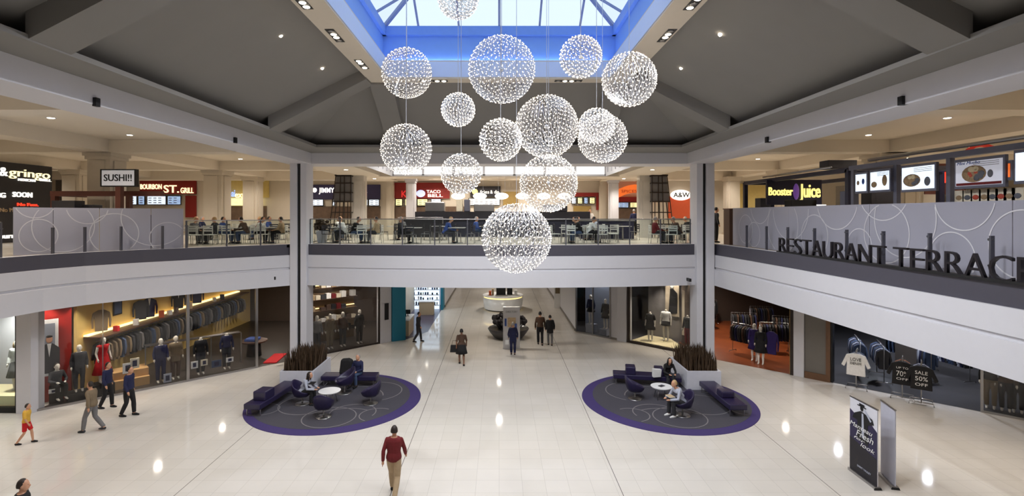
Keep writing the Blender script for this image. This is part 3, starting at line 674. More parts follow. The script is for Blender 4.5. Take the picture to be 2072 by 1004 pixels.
def person(label, loc, rz, pose='stand', ph=0., top=None, bot=None, sk=None, hair=None, shoe=None, arms=None, sleeves=1., hl='short', height=1.72, skirt=0, fem=0, head=True, cat='person', name='person', vox=.0135, group=None, coat=0, hands=True, topname='jacket', shorts=False):
    sk = sk or skin; j = skeleton(pose, ph, arms)
    o = thing(name, label, cat, loc, rz, group)
    mb = MB(); torso(mb, j, 0, fem=fem)
    mb.tube([Vector(j['nek']) - Vector((0, 0, .04)), Vector(j['hed']) - Vector((0, 0, .05))], [.06, .05], 10)
    hd = Vector(j['hed'])
    if head:
        mb.rings([((hd.x, hd.y - .035, hd.z - .115), .03, .03), ((hd.x, hd.y - .02, hd.z - .09), .055, .066), ((hd.x, hd.y - .005, hd.z - .04), .07, .088), ((hd.x, hd.y, hd.z + .01), .078, .097),
                  ((hd.x, hd.y + .004, hd.z + .06), .074, .094), ((hd.x, hd.y + .006, hd.z + .1), .052, .068), ((hd.x, hd.y + .006, hd.z + .12), .02, .028)], 14)
        mb.tube([hd + Vector((0, -.09, .015)), hd + Vector((0, -.118, -.028)), hd + Vector((0, -.09, -.035))], [.01, .016, .012], 6)
        mb.tube([hd + Vector((-.024, -.094, -.062)), hd + Vector((.024, -.094, -.062))], .011, 6)
        for s in (-1, 1): mb.ball(hd + Vector((s * .08, .005, -.01)), .014, .022, .032, 8, 5)
    for s, k in ((-1, 'l'), (1, 'r')):
        limb(mb, j['hip' + k], j['kne' + k], j['ank' + k], (.082, .055, .038)); limb(mb, j['sho' + k], j['elb' + k], j['wri' + k], (.048, .038, .027))
        if hands: hand(mb, j['wri' + k], j['elb' + k], s)
        a = Vector(j['ank' + k]); mb.tube([a + Vector((0, .04, -.02)), a + Vector((0, -.04, -.04)), a + Vector((0, -.15, -.06))], [.04, .04, .028], 8)
    mb.build('body', sk, o, remesh=vox)
    if bot is not None and not skirt:
        mb = MB(); torso(mb, j, .014, 0, 4, fem=fem)
        for k in 'lr':
            if shorts: mb.tube([j['hip' + k], lerp(j['hip' + k], j['kne' + k], .85)], [.1, .085], 9)
            else: limb(mb, j['hip' + k], j['kne' + k], (Vector(j['ank' + k]) + Vector((0, 0, .015)))[:], (.1, .073, .062))
        mb.build('trousers', bot, o, remesh=vox)
    if skirt:
        mb = MB(); p = Vector(j['pel']); zt = p.z + .1
        mb.rings([((0, p.y, zt), .14, .11), ((0, p.y, p.z), .18 + fem, .14), ((0, p.y, p.z - skirt * .5), .2 + .1 * skirt, .16 + .1 * skirt), ((0, p.y, p.z - skirt), .2 + .22 * skirt, .17 + .2 * skirt), ((0, p.y, p.z - skirt + .01), .18 + .2 * skirt, .15 + .18 * skirt)], 16)
        mb.build('skirt', bot or top, o)
    if top is not None:
        mb = MB(); torso(mb, j, .02 + .012 * coat, 0 if coat else 1, 10 if coat else 9, fem=fem)
        if coat > 1: mb.rings([((0, j['pel'][1], j['pel'][2] - .25), .19, .15), ((0, j['pel'][1], j['pel'][2] + .05), .185, .14)], 14)
        for s, k in ((-1, 'l'), (1, 'r')):
            if sleeves >= .9: limb(mb, j['sho' + k], j['elb' + k], j['wri' + k], (.055, .05, .041))
            elif sleeves > 0:
                a, b = Vector(j['sho' + k]), Vector(j['elb' + k]); mb.tube([a, a.lerp(b, min(1, sleeves * 2))], [.06, .056], 9)
            mb.ball(j['sho' + k], .054, n=8, m=5)
        mb.build(topname, top, o, remesh=vox)
    if head and hair is not None:
        mb = MB(); rr = []
        for q in range(7):
            t = q / 6; z = .125 - .125 * t * 1.25
            r = math.sqrt(max(.02, 1 - (z / .135) ** 2)); rr.append(((hd.x, hd.y + .012 + .018 * t, hd.z + z), .084 * r + .004, (.1 - .02 * t) * r + .002))
        mb.rings(rr[::-1], 14)
        if hl == 'long': mb.rings([((hd.x, hd.y + .06, hd.z + .06), .07, .06), ((hd.x, hd.y + .075, hd.z - .06), .095, .05), ((hd.x, hd.y + .09, hd.z - .19), .1, .045), ((hd.x, hd.y + .1, hd.z - .3), .07, .03)][::-1], 12)
        if hl == 'long':
            for s in (-1, 1): mb.tube([hd + Vector((s * .07, -.02, .05)), hd + Vector((s * .088, -.01, -.06)), hd + Vector((s * .09, .02, -.2))], [.02, .028, .02], 7)
        mb.build('hair', hair, o)
        for s in (-1, 1): MB().ball(hd + Vector((s * .03, -.087, .012)), .009, .006, .006, 6, 4).build('eye', black, o)
    for k in 'lr':
        if shoe is not None:
            a = Vector(j['ank' + k]); mb = MB()
            mb.tube([a + Vector((0, .055, -.045)), a + Vector((0, .0, -.035)), a + Vector((0, -.08, -.05)), a + Vector((0, -.17, -.062))], [.04, .05, .044, .026], 9); mb.build('shoe', shoe, o)
    s = height / 1.72; o.scale = (s, s, s)
    return o
def handbag(label, loc, m, w=.3, h=.24, rz=0):
    o = thing('handbag', label, 'bag', loc, rz)
    MB().plate([(-w / 2, 0), (w / 2, 0), (w * .42, h), (-w * .42, h)], -.05, .05).build('body', m, o, bevel=.02)
    MB().tube([(-w * .3, 0, h), (-w * .2, 0, h + .2), (w * .2, 0, h + .2), (w * .3, 0, h)], .009, 5).build('strap', m, o)
# walkers
def G(x, y): return P(x, y, 0)
person('person in a maroon jacket and tan trousers walking across the central floor', G(797, 1003), PI, 'walk', .8, C['maroon'], C['tan'], hair=hairb, shoe=C['black'], vox=.011, coat=1)
person('woman in a dark brown top and black skirt walking away with a black bag', G(934, 738), PI + .15, 'walk', .5, C['brown'], C['black'], skind, hairk, C['black'], sleeves=.5, skirt=.42, fem=.03, height=1.66)
g = G(934, 738); handbag('black shoulder bag carried at the side of the woman in the dark top', (g.x - .33, g.y, .58), C['black'], .42, .34)
person('person in a long navy coat standing before the white directory sign', G(1038, 718), PI, 'bent', .1, C['navy'], C['navy'], hair=hairg, shoe=C['black'], coat=2, height=1.6)
g = G(1038, 718); handbag('small white and black bag held by the person in navy', (g.x - .3, g.y, .52), C['white'], .2, .22)
person('man in a dark brown jacket and black trousers walking with the dark-coated person', G(1093, 698), PI, 'walk', .35, C['brown'], C['black'], hair=hairk, shoe=C['black'], height=1.78)
person('person in a black coat and grey trousers walking beside the taller man', G(1113, 699), PI, 'walk', .25, C['black'], C['grey'], hair=hairk, shoe=C['black'], coat=2, height=1.62)
person('person in dark grey clothes walking past the teal shop portal', G(846, 692), PI / 2, 'walk', .5, C['charcoal'], C['charcoal'], hair=hairk, shoe=C['black'], height=1.65)
person('child in a mustard yellow top with red shorts walking beside the white pillar', G(53, 898), PI / 2 + .3, 'walk', .6, C['mustard'], C['red'], hair=hairb, shoe=C['black'], sleeves=.5, height=1.22, shorts=True)
person('person in a grey-brown top and pale trousers striding past the menswear window', G(186, 874), -PI / 2, 'walk', .7, C['khaki'], C['grey'], hair=hairb, shoe=C['charcoal'], height=1.62, coat=1)
person('person in navy and black walking close to the menswear glass', G(216, 826), PI / 2, 'walk', .4, C['navy'], C['black'], hair=hairb, shoe=C['black'], height=1.66)
person('person in dark navy clothes walking ahead along the menswear shop', G(260, 842), PI / 2, 'walk', .4, C['navy'], C['black'], hair=hairk, shoe=C['black'], height=1.72)
person('dark-haired person whose head shows at the bottom corner of the picture', (-9.55, 10.25, 0), PI / 2 + .4, 'stand', .3, C['black'], C['denim'], hair=hairb, shoe=C['black'])
# mannequins
def mannequin(label, loc, rz, **k):
    k.setdefault('height', 1.78); return person(label, loc, rz, cat='mannequin', name='mannequin', sk=mann, vox=.016, **k)
A_ = {'l': ((-.05, .02, -.26), (-.0, -.1, -.2)), 'r': ((.05, .02, -.26), (0, -.1, -.2))}
mannequin('mannequin in a knee-length red dress in the menswear window', wl(212, .55) + Vector((0, 0, .45)), LANG + .4, top=C['red'], bot=C['red'], skirt=.62, sleeves=0, hair=hairb, hl='long', arms=A_, fem=.02, topname='dress_top')
mannequin('mannequin in a dark suit beside the one in the red dress', wl(163, .5) + Vector((0, 0, .3)), LANG, top=C['charcoal'], bot=C['charcoal'], arms=A_, topname='suit_jacket')
mannequin('seated mannequin in a dark grey suit below the portrait poster', wl(117, .72) + Vector((0, 0, .15)), LANG + .3, pose='sit', top=C['charcoal'], bot=C['black'], hair=hairb)
MB().box(-.2, .2, -.16, .16, 0, .6).build('display_cube', C['black'], loc=wl(117, .72), rz=LANG, label='black cube under the seated mannequin below the poster', cat='plinth', bevel=.01)
for px, h, lab in ((212, .45, 'dark plinth under the red-dressed mannequin'), (163, .3, 'dark plinth under the suited mannequin')):
    MB().box(-.35, .35, -.3, .3, 0, h).build('plinth', C['black'], loc=wl(px, .55), rz=LANG, label=lab, cat='plinth', bevel=.01)
mannequin('mannequin in a navy suit with a white shirt before the thick steel post', wl(332, .65), LANG, top=C['navy'], bot=C['navy'], arms=A_, height=1.85, topname='suit_jacket')
mannequin('mannequin in a long brown coat standing beside the steel post', wl(364, .75), LANG, top=C['khaki'], bot=C['brown'], coat=2, arms=A_, height=1.85, topname='coat')
mannequin('headless mannequin torso in a black tuxedo jacket past the steel post', wl(415, .7), LANG, top=C['black'], bot=C['charcoal'], head=False, height=1.8, topname='tuxedo')
mannequin('mannequin in a dark blue jacket behind the glass near the second post', wl(470, .8), LANG, top=C['navy'], bot=C['charcoal'], head=False, height=1.8)
for px, lab, t, b in ((655, 'mannequin in grey at the left of the dark window beside the column', C['grey'], C['charcoal']), (682, 'mannequin in a brown coat in the middle of the dark window', C['khaki'], C['khaki']), (708, 'mannequin in a rust jacket in the dark window', C['brown'], C['charcoal']), (742, 'mannequin in black with white shirt near the white pillar', C['black'], C['black'])):
    mannequin(lab, wl(px, .8), LANG, top=t, bot=b, coat=1, height=1.85)
mannequin('mannequin in a long white blouse and grey skirt in the bright window', (-17.75, 18.95, .55), .3, top=C['white'], bot=C['grey'], skirt=.5, hair=hairl, hl='long', arms=A_, fem=.02, height=1.85)
mannequin('mannequin in a black dress in the brown framed display window', wr(1303, .7) + Vector((0, 0, .13)), RANG + .2, top=C['black'], bot=C['black'], skirt=.35, sleeves=.5, head=False, height=1.75)
mannequin('mannequin in a white top and black shorts in the display window', wr(1324, 1.3) + Vector((0, 0, .13)), RANG + .2, top=C['white'], bot=C['black'], skirt=.2, sleeves=.5, head=False, height=1.9)
mannequin('mannequin in a dark grey sweater with red collar in the display window', wr(1378, .8) + Vector((0, 0, .13)), RANG - .2, top=C['charcoal'], bot=C['maroon'], head=False, height=1.85)
MB().prism([(sr(1275) + .03, .12), (sr(1396) - .1, .12), (sr(1396) - 1.95, 1.9), (sr(1275) + .03, 1.9)], .01, .13).build('display_platform', MATS['display_cream'], loc=RA, rz=RANG, label='pale lit platform under the mannequins of the brown framed window', cat='platform')
S('wall_back', MB().box(sr(1275), sr(1396), 2.0, 2.1, 0, H), greyw, loc=RA, rz=RANG)
o = thing('poster', 'lit photo poster of a figure on the back of the display window', 'poster', RA, RANG)
MB().box(sr(1312), sr(1340), 1.9, 1.95, 1.4, 3.6).build('print', mat('poster_warm', (190, 176, 156), .5, vary=.3, scale=2), o)
a = (sr(1312) + sr(1340)) / 2; MB().ball((a, 1.88, 3.1), .13, .01, .17, 12).build('face', C['white'], o); MB().plate([(a - .2, 1.5), (a + .3, 1.6), (a + .3, 2.7), (a + .1, 2.9), (a - .1, 2.9)], 1.87, 1.89).build('coat_figure', C['black'], o)
MB().box(sr(1350), sr(1374), 1.7, 1.75, .5, 2.9).build('sign_panel', mat('sign_beige', (196, 184, 166), .6), loc=RA, rz=RANG, label='tall beige text panel at the back of the display window', cat='sign panel')
for px, off, lab, m1, leg in ((1510, 1.1, 'mannequin in a purple dress at the edge of the orange floor', C['purple'], 0), (1529, .7, 'mannequin in a black dress standing on the orange floor', C['black'], 0)):
    mannequin(lab, wr(px, off), RANG + .1, top=m1, bot=m1, skirt=.42, hair=hairk if px > 1520 else None, hl='long', arms=A_, fem=.02, sleeves=1, height=1.8)
g = garment('hanging_garment', 'purple dress hanging beside the black-dressed mannequin', C['purple'], None, long=1.05, w=.27, cat='dress'); put(g, wr(1550, .75) + Vector((0, 0, .55)), RANG)
for px, off, lab, t, b in ((2003, .7, 'mannequin in a black top and tan trousers behind the end window', C['black'], C['khaki']), (2035, .7, 'mannequin in a brown jacket and black trousers behind the end window', C['brown'], C['black']), (2060, .8, 'mannequin in all black at the picture edge behind glass', C['black'], C['black'])):
    mannequin(lab, wr(px, off), RANG, top=t, bot=b, height=1.9)
mannequin('mannequin in a navy jacket and shorts in the corridor corner window', wr(1184, .6) + Vector((0, 0, .5)), RANG, top=C['navy'], bot=C['black'], skirt=.25, height=1.75)
mannequin('mannequin in charcoal dress in the corridor corner window', wr(1212, .7) + Vector((0, 0, .35)), RANG, top=C['charcoal'], bot=C['charcoal'], skirt=.35, height=1.75)
for px, h, lab in ((1184, .5, 'grey plinth under the navy mannequin'), (1212, .35, 'grey plinth under the charcoal mannequin')):
    MB().box(-.25, .25, -.25, .25, 0, h).build('plinth', C['lightgrey'], loc=wr(px, .65), rz=RANG, label=lab, cat='plinth', bevel=.01)
p = wr(1200, 1.5); S('wall_back', MB().box(-1.6, 1.4, 0, .1, 0, H), mat('panel_bluegrey', (150, 156, 172), .5), loc=p, rz=RANG)
# ------------------------------------------------------------------ lounge islands
rugm = mat('rug_charcoal', (66, 64, 72), .95, vary=.12, scale=30, bump=.2); rugp = mat('rug_purple', (60, 47, 100), .95, vary=.1, scale=30, bump=.2); rugl = mat('rug_line', (124, 120, 122), .95)
def rug(label, cx, cy, sx, arcs):
    o = thing('round_rug', label, 'rug', (cx, cy, 0)); R0 = 3.17
    mb = MB(); mb.rings([((0, 0, 0), R0, R0), ((0, 0, .016), R0 - .01, R0 - .01)], 96, sm=False); mb.build('border', rugp, o)
    mb = MB(); mb.rings([((-sx * .12, .14, .004), 2.86, 2.86), ((-sx * .12, .14, .019), 2.85, 2.85)], 96, sm=False); mb.build('field', rugm, o)
    for ax, ay, r, a0, a1 in arcs:
        pts = []; mb = MB()
        for k in range(33):
            t = math.radians(a0 + (a1 - a0) * k / 32); x, y = ax + r * math.cos(t), ay + r * math.sin(t)
            if (x + sx * .12) ** 2 + (y - .14) ** 2 < 2.8 ** 2: pts.append((x, y))
        for p, q in zip(pts, pts[1:]):
            if math.dist(p, q) > .6: continue
            d = Vector((q[0] - p[0], q[1] - p[1], 0)).normalized(); nn = Vector((-d.y, d.x, 0)) * .018
            p3, q3 = Vector((p[0], p[1], .0195)), Vector((q[0], q[1], .0195)); mb.poly([p3 - nn, q3 - nn, q3 + nn, p3 + nn])
        mb.build('woven_line', rugl, o)
    return o
LR, RR = (-6.17, 19.45), (6.34, 19.45)
arcs = [(-.9, -.5, 1.0, 60, 330), (.3, -1.7, .9, 0, 360), (1.0, -1.3, .8, -20, 210), (-2.3, -1.0, .55, -100, 100), (1.2, .9, 1.1, -60, 150), (.4, .2, 1.3, 10, 120), (.8, -2.2, 1.3, 60, 140), (1.9, -1.5, .6, 60, 260)]
rug('round charcoal and purple rug near the menswear shop', *LR, 1, arcs)
rug('round charcoal and purple rug near the brown-floored shop', *RR, -1, [(-a + .2, b, r, 180 - a1, 180 - a0) for a, b, r, a0, a1 in arcs])
def swivel():
    o = thing('swivel_chair', 'x', 'chair'); mb = MB(); n = 28; prof = []
    for k in range(n):
        t = 2 * PI * k / n; f = (1 - math.cos(t)) / 2            # 0 in front, 1 at the back
        f2 = max(0, f - .25) / .75; h = .45 + .14 * min(1, f * 2.2) + .3 * f2 ** 2
        d = (math.sin(t), -math.cos(t)); sq = 1 + .1 * abs(math.sin(2 * t))
        R_ = lambda r, z: (d[0] * r * sq, d[1] * r * sq * 1.0 + .05 * (z - .4), z)
        prof.append([R_(.10, .27), R_(.24, .29), R_(.31, .38), R_(.34 + .02 * f2, h - .02), R_(.33, h), R_(.29, h - .015), R_(.265, .5 if f > .25 else .45), R_(.22, .43), (0, 0, .42)])
    m = len(prof[0]); vs = [p for r in prof for p in r]
    fs = [(k * m + i, ((k + 1) % n) * m + i, ((k + 1) % n) * m + i + 1, k * m + i + 1) for k in range(n) for i in range(m - 1)]
    mb.add(vs, fs, 0, True); mb.build('shell', purple, o, sub=1)
    MB().rings([((0, -.02, .42), .2, .2), ((0, -.02, .455), .23, .23), ((0, -.02, .48), .21, .21)], 20).build('seat_cushion', purple, o)
    MB().tube([(0, 0, .02), (0, 0, .28)], .032, 10).build('post', steel, o); MB().rings([((0, 0, 0), .27, .27), ((0, 0, .02), .26, .26), ((0, 0, .035), .06, .06)], 28).build('base', steel, o)
    return o
ch0 = swivel()
chairs = [((611.5, 818.5), PI / 2 - .1, 'purple swivel chair in which the long-haired woman sits reading'), ((655, 845), PI, 'purple swivel chair seen from behind before the white round table'),
          ((750, 818), -PI / 2 - .15, 'empty purple swivel chair facing the table, near the rug edge by the central floor'), ((697, 796), -PI / 4 - .35, 'high-backed purple swivel chair between the planter bench and the white table'),
          ((1285, 808), PI / 2 + .1, 'empty purple swivel chair beside the white table and the far bench'), ((1381, 842), -PI / 2 + .25, 'purple swivel chair in which the man in the pale blue shirt sits')]
for i, (p, rz, lab) in enumerate(chairs):
    g = G(*p); c = ch0 if i == 0 else dup(ch0, (0, 0, 0)); c['label'] = lab; c.location = (g.x, g.y, .02); c.rotation_euler.z = rz; c['group'] = 'purple swivel chairs on the two round rugs'
    if i == 3: c.scale = (1.1, 1.1, 1.12)
def table(label, x, y):
    o = thing('coffee_table', label, 'table', (x, y, .02)); MB().rings([((0, 0, .44), .39, .39), ((0, 0, .47), .4, .4)], 40, sm=False).build('table_top', ptop, o)
    for k in range(4):
        a = PI / 4 + k * PI / 2; MB().tube([(math.cos(a) * .2, math.sin(a) * .2, .44), (math.cos(a) * .3, math.sin(a) * .3, 0)], .014, 6).build('leg', steel, o)
    return o
g = P(667, 792, .46); table('white round coffee table among the four chairs near the menswear shop', g.x, g.y)
g = P(1338.5, 783, .46); table('white round coffee table between the seated man and woman', g.x, g.y)
MB().box(-.12, .12, -.08, .08, 0, .012).build('magazine', C['charcoal'], loc=(g.x, g.y, .492), rz=.6, label='dark magazine lying on the white table near the seated man', cat='magazine')
def bench(label, x0, y0, x1, y1, w=.62, block=None, bh=.32):
    d = Vector((x1 - x0, y1 - y0)); L = d.length
    o = thing('bench', label, 'bench', (x0, y0, .02), math.atan2(d.y, d.x))
    MB().box(0, L, -w / 2, w / 2, .24, .43).build('seat', purple, o, bevel=.03)
    for a in (.12, L - .12): MB().tube([(a, -w / 2 + .06, .24), (a, -w / 2 + .06, .0), (a, w / 2 - .06, .0), (a, w / 2 - .06, .24)], .02, 4, sm=False).build('leg', steel, o)
    for b0, b1 in (block or []): MB().box(b0, b1, -w / 2 + .02, w / 2 - .12, .43, .43 + bh).build('backrest', purple, o, bevel=.04)
    return o
bench('long purple bench with a block backrest, running from the planter towards the menswear shop', -8.55, 17.75, -8.2, 20.3, block=[(.35, .95)])
bench('purple bench beside the planter on which a person sits, menswear side rug', -7.25, 21.15, -5.0, 21.15)
bench('purple bench beyond the empty chair on the rug near the brown-floored shop', 4.75, 21.45, 7.4, 20.95, block=[(.5, .9), (1.65, 2.0)])
bench('short purple bench with raised end beside the planter, near the brown-floored shop', 8.2, 20.3, 8.25, 17.7, block=[(1.5, 1.95)], bh=.22)
# planters with dark blade plants
def blades(o, w, d, z, n, h, m, name='foliage'):
    mb = MB()
    for k in range(n):
        x, y = RN.uniform(-w, w), RN.uniform(-d, d); hh = h * RN.uniform(.45, 1.05) ; a = RN.uniform(0, PI); lx, ly = RN.uniform(-.18, .18) * hh, RN.uniform(-.18, .18) * hh; ww = RN.uniform(.012, .028)
        c, s = math.cos(a) * ww, math.sin(a) * ww
        p = [(x - c, y - s, z), (x + c, y + s, z), (x + c * .9 + lx * .4, y + s * .9 + ly * .4, z + hh * .6), (x - c * .9 + lx * .4, y - s * .9 + ly * .4, z + hh * .6), (x + lx, y + ly, z + hh)]
        mb.add(p, [(0, 1, 2, 3), (3, 2, 4)], 0)
        q = [(a_[0] - s * .5, a_[1] + c * .5, a_[2]) for a_ in p]; mb.add(q, [(3, 2, 1, 0), (4, 2, 3)], 0)
    return mb.build(name, m, o)
for lab, x0 in (('large white square planter with dark blade plants by the menswear shop column', -8.08), ('large white square planter with dark blade plants by the display window column', 8.18)):
    o = thing('planter', lab, 'planter', (x0, 21.55, 0))
    mb = MB(); w, d, h = .68, 1.05, .76
    mb.box(-w, w, -d, -d + .07, 0, h); mb.box(-w, w, d - .07, d, 0, h); mb.box(-w, -w + .07, -d + .07, d - .07, 0, h); mb.box(w - .07, w, -d + .07, d - .07, 0, h)
    mb.build('box', planterm, o, bevel=.006); MB().box(-w + .07, w - .07, -d + .07, d - .07, 0, h - .06).build('soil', soil, o)
    blades(o, w - .12, d - .12, h - .06, 900, .82, leafd)
# people on the islands
person('woman with long brown hair and pale lilac top reading in a purple chair', (-7.28, 18.98, .02 - .02), PI / 2 - .1, 'sitlean', 0, C['lightgrey'], C['black'], hair=hairb, shoe=C['black'], hl='long', fem=.02, height=1.65)
MB().box(-.14, .14, -.1, .1, 0, .02).build('tablet', black, loc=(-6.9, 18.98, .78), rz=PI / 2, label='dark tablet held by the woman with long brown hair', cat='tablet')
person('person in a dark jacket over a beige shirt sitting on the bench beside the planter', (-5.78, 21.15, .02), -.3, 'sit', .3, C['navy'], C['denim'], hair=hairg, shoe=C['black'], coat=1)
MB().plate([(-.28, 0), (.28, 0), (.26, .55), (.1, .62), (-.2, .6)], -.14, .14).build('backpack', C['black'], loc=(-6.3, 21.2, .46), label='bulky black backpack on the bench beside the person in the dark jacket', cat='bag', bevel=.06)
g = G(1381, 842)
person('man with blond-grey hair in a pale blue shirt reading in a purple chair', (g.x, g.y + .03, 0), -PI / 2 + .25, 'sitlean', .4, C['lightgrey'], C['charcoal'], hair=hairl, shoe=C['white'])
MB().box(-.15, .15, -.11, .11, 0, .01).box(-.14, .14, -.1, .1, .01, .02, 1).build('newspaper', [C['white'], C['tan']], loc=(g.x - .46, g.y - .1, .72), rz=-PI / 2 + .25, label='folded paper held by the man in the pale blue shirt', cat='newspaper')
person('woman in black with long dark hair sitting on the bench behind the white table', (6.86, 21.05, .02), .1, 'sitlean', -.3, C['black'], C['charcoal'], hair=hairk, shoe=C['black'], hl='long', fem=.02, height=1.64)
MB().plate([(-.16, 0), (.16, 0), (.2, .3), (-.16, .34)], -.07, .07).build('shopping_bag', C['white'], loc=(6.35, 20.75, .46), rz=.2, label='white shopping bag on the bench beside the woman in black', cat='bag', bevel=.01)
# corridor: directory sign, bowl planter, round kiosk
o = thing('directory_sign', 'tall white mall directory sign standing before the dark bowl planter', 'sign', (P(1035, 706, 0).x, P(1035, 706, 0).y, 0))
MB().box(-.44, .44, -.08, .08, 0, 2.2).build('board', mat('directory_white', (206, 204, 204), .35), o, bevel=.01)
MB().box(-.2, .22, -.087, -.08, 1.15, 1.65).build('map', mat('map_tan', (200, 176, 140), .5, vary=.3, scale=14), o)
MB().box(-.36, -.26, -.087, -.08, 1.2, 1.6).box(0, .12, -.09, -.087, 1.1, 1.3).box(.16, .28, -.09, -.087, 1.12, 1.34).build('map_key', C['blue'], o)
text('lettering', 'DIRECTORY', C['grey'], .1, o, (0, -.085, 1.9), 0, .003, w=.6)
g = P(1029, 686, 0); o = thing('bowl_planter', 'wide dark bowl planter with dense dark shrub behind the directory sign', 'planter', (g.x, 29.4, 0))
MB().rings([((0, 0, 0), .75, .75), ((0, 0, .06), .85, .85), ((0, 0, .35), 1.08, 1.08), ((0, 0, .52), 1.18, 1.18), ((0, 0, .56), 1.14, 1.14), ((0, 0, .5), 1.1, 1.1)], 40).build('bowl', mat('dark_stone', (62, 58, 60), .35, vary=.1), o)
mb = MB()
for k in range(120):
    a, r = RN.uniform(0, 2 * PI), math.sqrt(RN.random()) * 1.0; z = .62 + .75 * math.sqrt(max(0, 1 - (r / 1.15) ** 2)) * RN.uniform(.55, 1); mb.ball((r * math.cos(a), r * math.sin(a), z), RN.uniform(.08, .15), n=6, m=4)
    mb.tube([(r * math.cos(a) * .6, r * math.sin(a) * .6, .45), (r * math.cos(a), r * math.sin(a), z)], .02, 4)
mb.build('foliage', leafp, o)
o = thing('info_kiosk', 'round white kiosk counter with warm lit rim in the corridor', 'kiosk', (P(1018, 632, 0).x, 38.3, 0))
MB().rings([((0, 0, 0), 1.32, 1.32), ((0, 0, .08), 1.32, 1.32)], 48, sm=False).build('plinth', blackm, o)
MB().rings([((0, 0, .08), 1.4, 1.4), ((0, 0, .9), 1.5, 1.5), ((0, 0, .92), 1.3, 1.3), ((0, 0, .3), 1.25, 1.25)], 48, cap=False).build('counter', ptop, o)
MB().rings([((0, 0, .93), 1.42, 1.42), ((0, 0, 1.0), 1.42, 1.42)], 48, sm=False).build('light_rim', mat('rim_warm', (255, 226, 150), emit=1.4, vary=0), o)
MB().rings([((0, 0, 1.0), 1.5, 1.5), ((0, 0, 1.06), 1.5, 1.5)], 48, sm=False).build('top', ptop, o)
for i, (x, y, w, h, m, lab) in enumerate(((-.15, 0, .7, .75, black, 'large black display cabinet on top of the round kiosk'), (.5, .1, .4, .5, blackm, 'smaller black display case on the kiosk beside the cabinet'), (-.95, -.2, .18, .3, C['orange'], 'orange product box on the rim of the kiosk'), (.95, -.1, .2, .35, C['white'], 'white product display on the rim of the kiosk'), (-.75, -.1, .15, .45, C['tan'], 'tan bottle stand on the kiosk top'))):
    MB().box(-w / 2, w / 2, -.2, .2, 0, h).build('display_case', m, loc=(o.location.x + x, 38.3 + y, 1.06), label=lab, cat='display', bevel=.01)
# something standing by the far corridor wall
o = thing('poster_stand', 'white poster stand with dark panel far down the corridor by the wall', 'sign', (P(1129, 625, 0).x, 38.6, 0))
MB().box(-.25, .25, -.04, .04, 0, 2.2).build('board', ptop, o); MB().box(-.17, .17, -.05, -.04, 1.1, 2.1).build('panel', C['khaki'], o)
# roll-up banners
def banner(label, pa, pb, hA, front, back):
    a, b = P(*pa, 0), P(*pb, 0); d = b - a; L = d.length; ang = math.atan2(d.y, d.x)
    o = thing('rollup_banner', label, 'banner', a, ang)
    MB().box(0, L, -.012, .012, .08, hA, 0).build('fabric', front, o)
    MB().box(-.01, L + .01, -.02, .02, hA, hA + .03).build('top_rail', steel, o); MB().tube([(L / 2, .05, .05), (L / 2, .05, hA)], .012, 6).build('pole', steel, o)
    MB().box(-.02, L + .02, -.07, .07, 0, .08).build('base', steel, o, bevel=.01)
    MB().plate([(-.1, 0), (.1, 0), (.07, .06), (-.07, .06)], -.03, .0).build('end_foot', black, o, loc=(L, 0, 0), rz=PI / 2)
    return o, L
bh = 2.02
o, L = banner('roll-up banner with a dark figure in a hat and white script on purple', (1721, 951), (1776, 992), bh, mat('banner_white', (214, 214, 222), .6), None)
bp = mat('banner_purple', (44, 38, 70), .6, vary=.2, scale=3); bl = mat('banner_black', (30, 27, 34), .6)
MB().plate([(0, .08), (L, .08), (L, 1.45), (L * .75, 1.6), (L * .4, 1.55), (0, 1.7)], -.018, -.013).build('purple_print', bp, o)
MB().plate([(0, .08), (L, .08), (L, .75), (0, .95)], -.022, -.018).build('dark_print', bl, o)
MB().plate([(L * .3, 1.05), (L * .7, .95), (L * .68, 1.5), (L * .9, 1.6), (L * .84, 1.72), (L * .6, 1.76), (L * .42, 1.78), (L * .2, 1.66), (L * .1, 1.5), (L * .3, 1.5)], -.026, -.022).ball((L * .46, -.024, 1.86), .06, .004, .07, 12).box(L * .3, L * .62, -.026, -.022, 1.9, 1.925).box(L * .37, L * .56, -.026, -.022, 1.92, 1.98).build('figure', black, o)
MB().plate([(L * .47, 1.1), (L * .56, 1.1), (L * .53, 1.74), (L * .47, 1.74)], -.03, -.026).plate([(L * .55, 1.84), (L * .78, 1.62), (L * .82, 1.66), (L * .58, 1.88)], -.03, -.026).build('light_details', C['lightgrey'], o)
for s, z, h, xx in (('Manteau', 1.28, .12, .42), ('Fresh', 1.08, .17, .56), ('for', .98, .07, .35), ('look', .86, .11, .66)): text('lettering', s, C['white'], h, o, (L * xx, -.03, z), 0, .003, w=L * .16 * len(s) ** .85, shear=.3)
text('lettering', 'SAINT VALLEY', C['lightgrey'], .05, o, (L * .55, -.03, .26), 0, .003, w=L * .5)
banner('plain pale roll-up banner seen from behind, beside the purple one', (1783, 962), (1812, 991), 2.0, mat('banner_back', (190, 190, 202), .7), None)
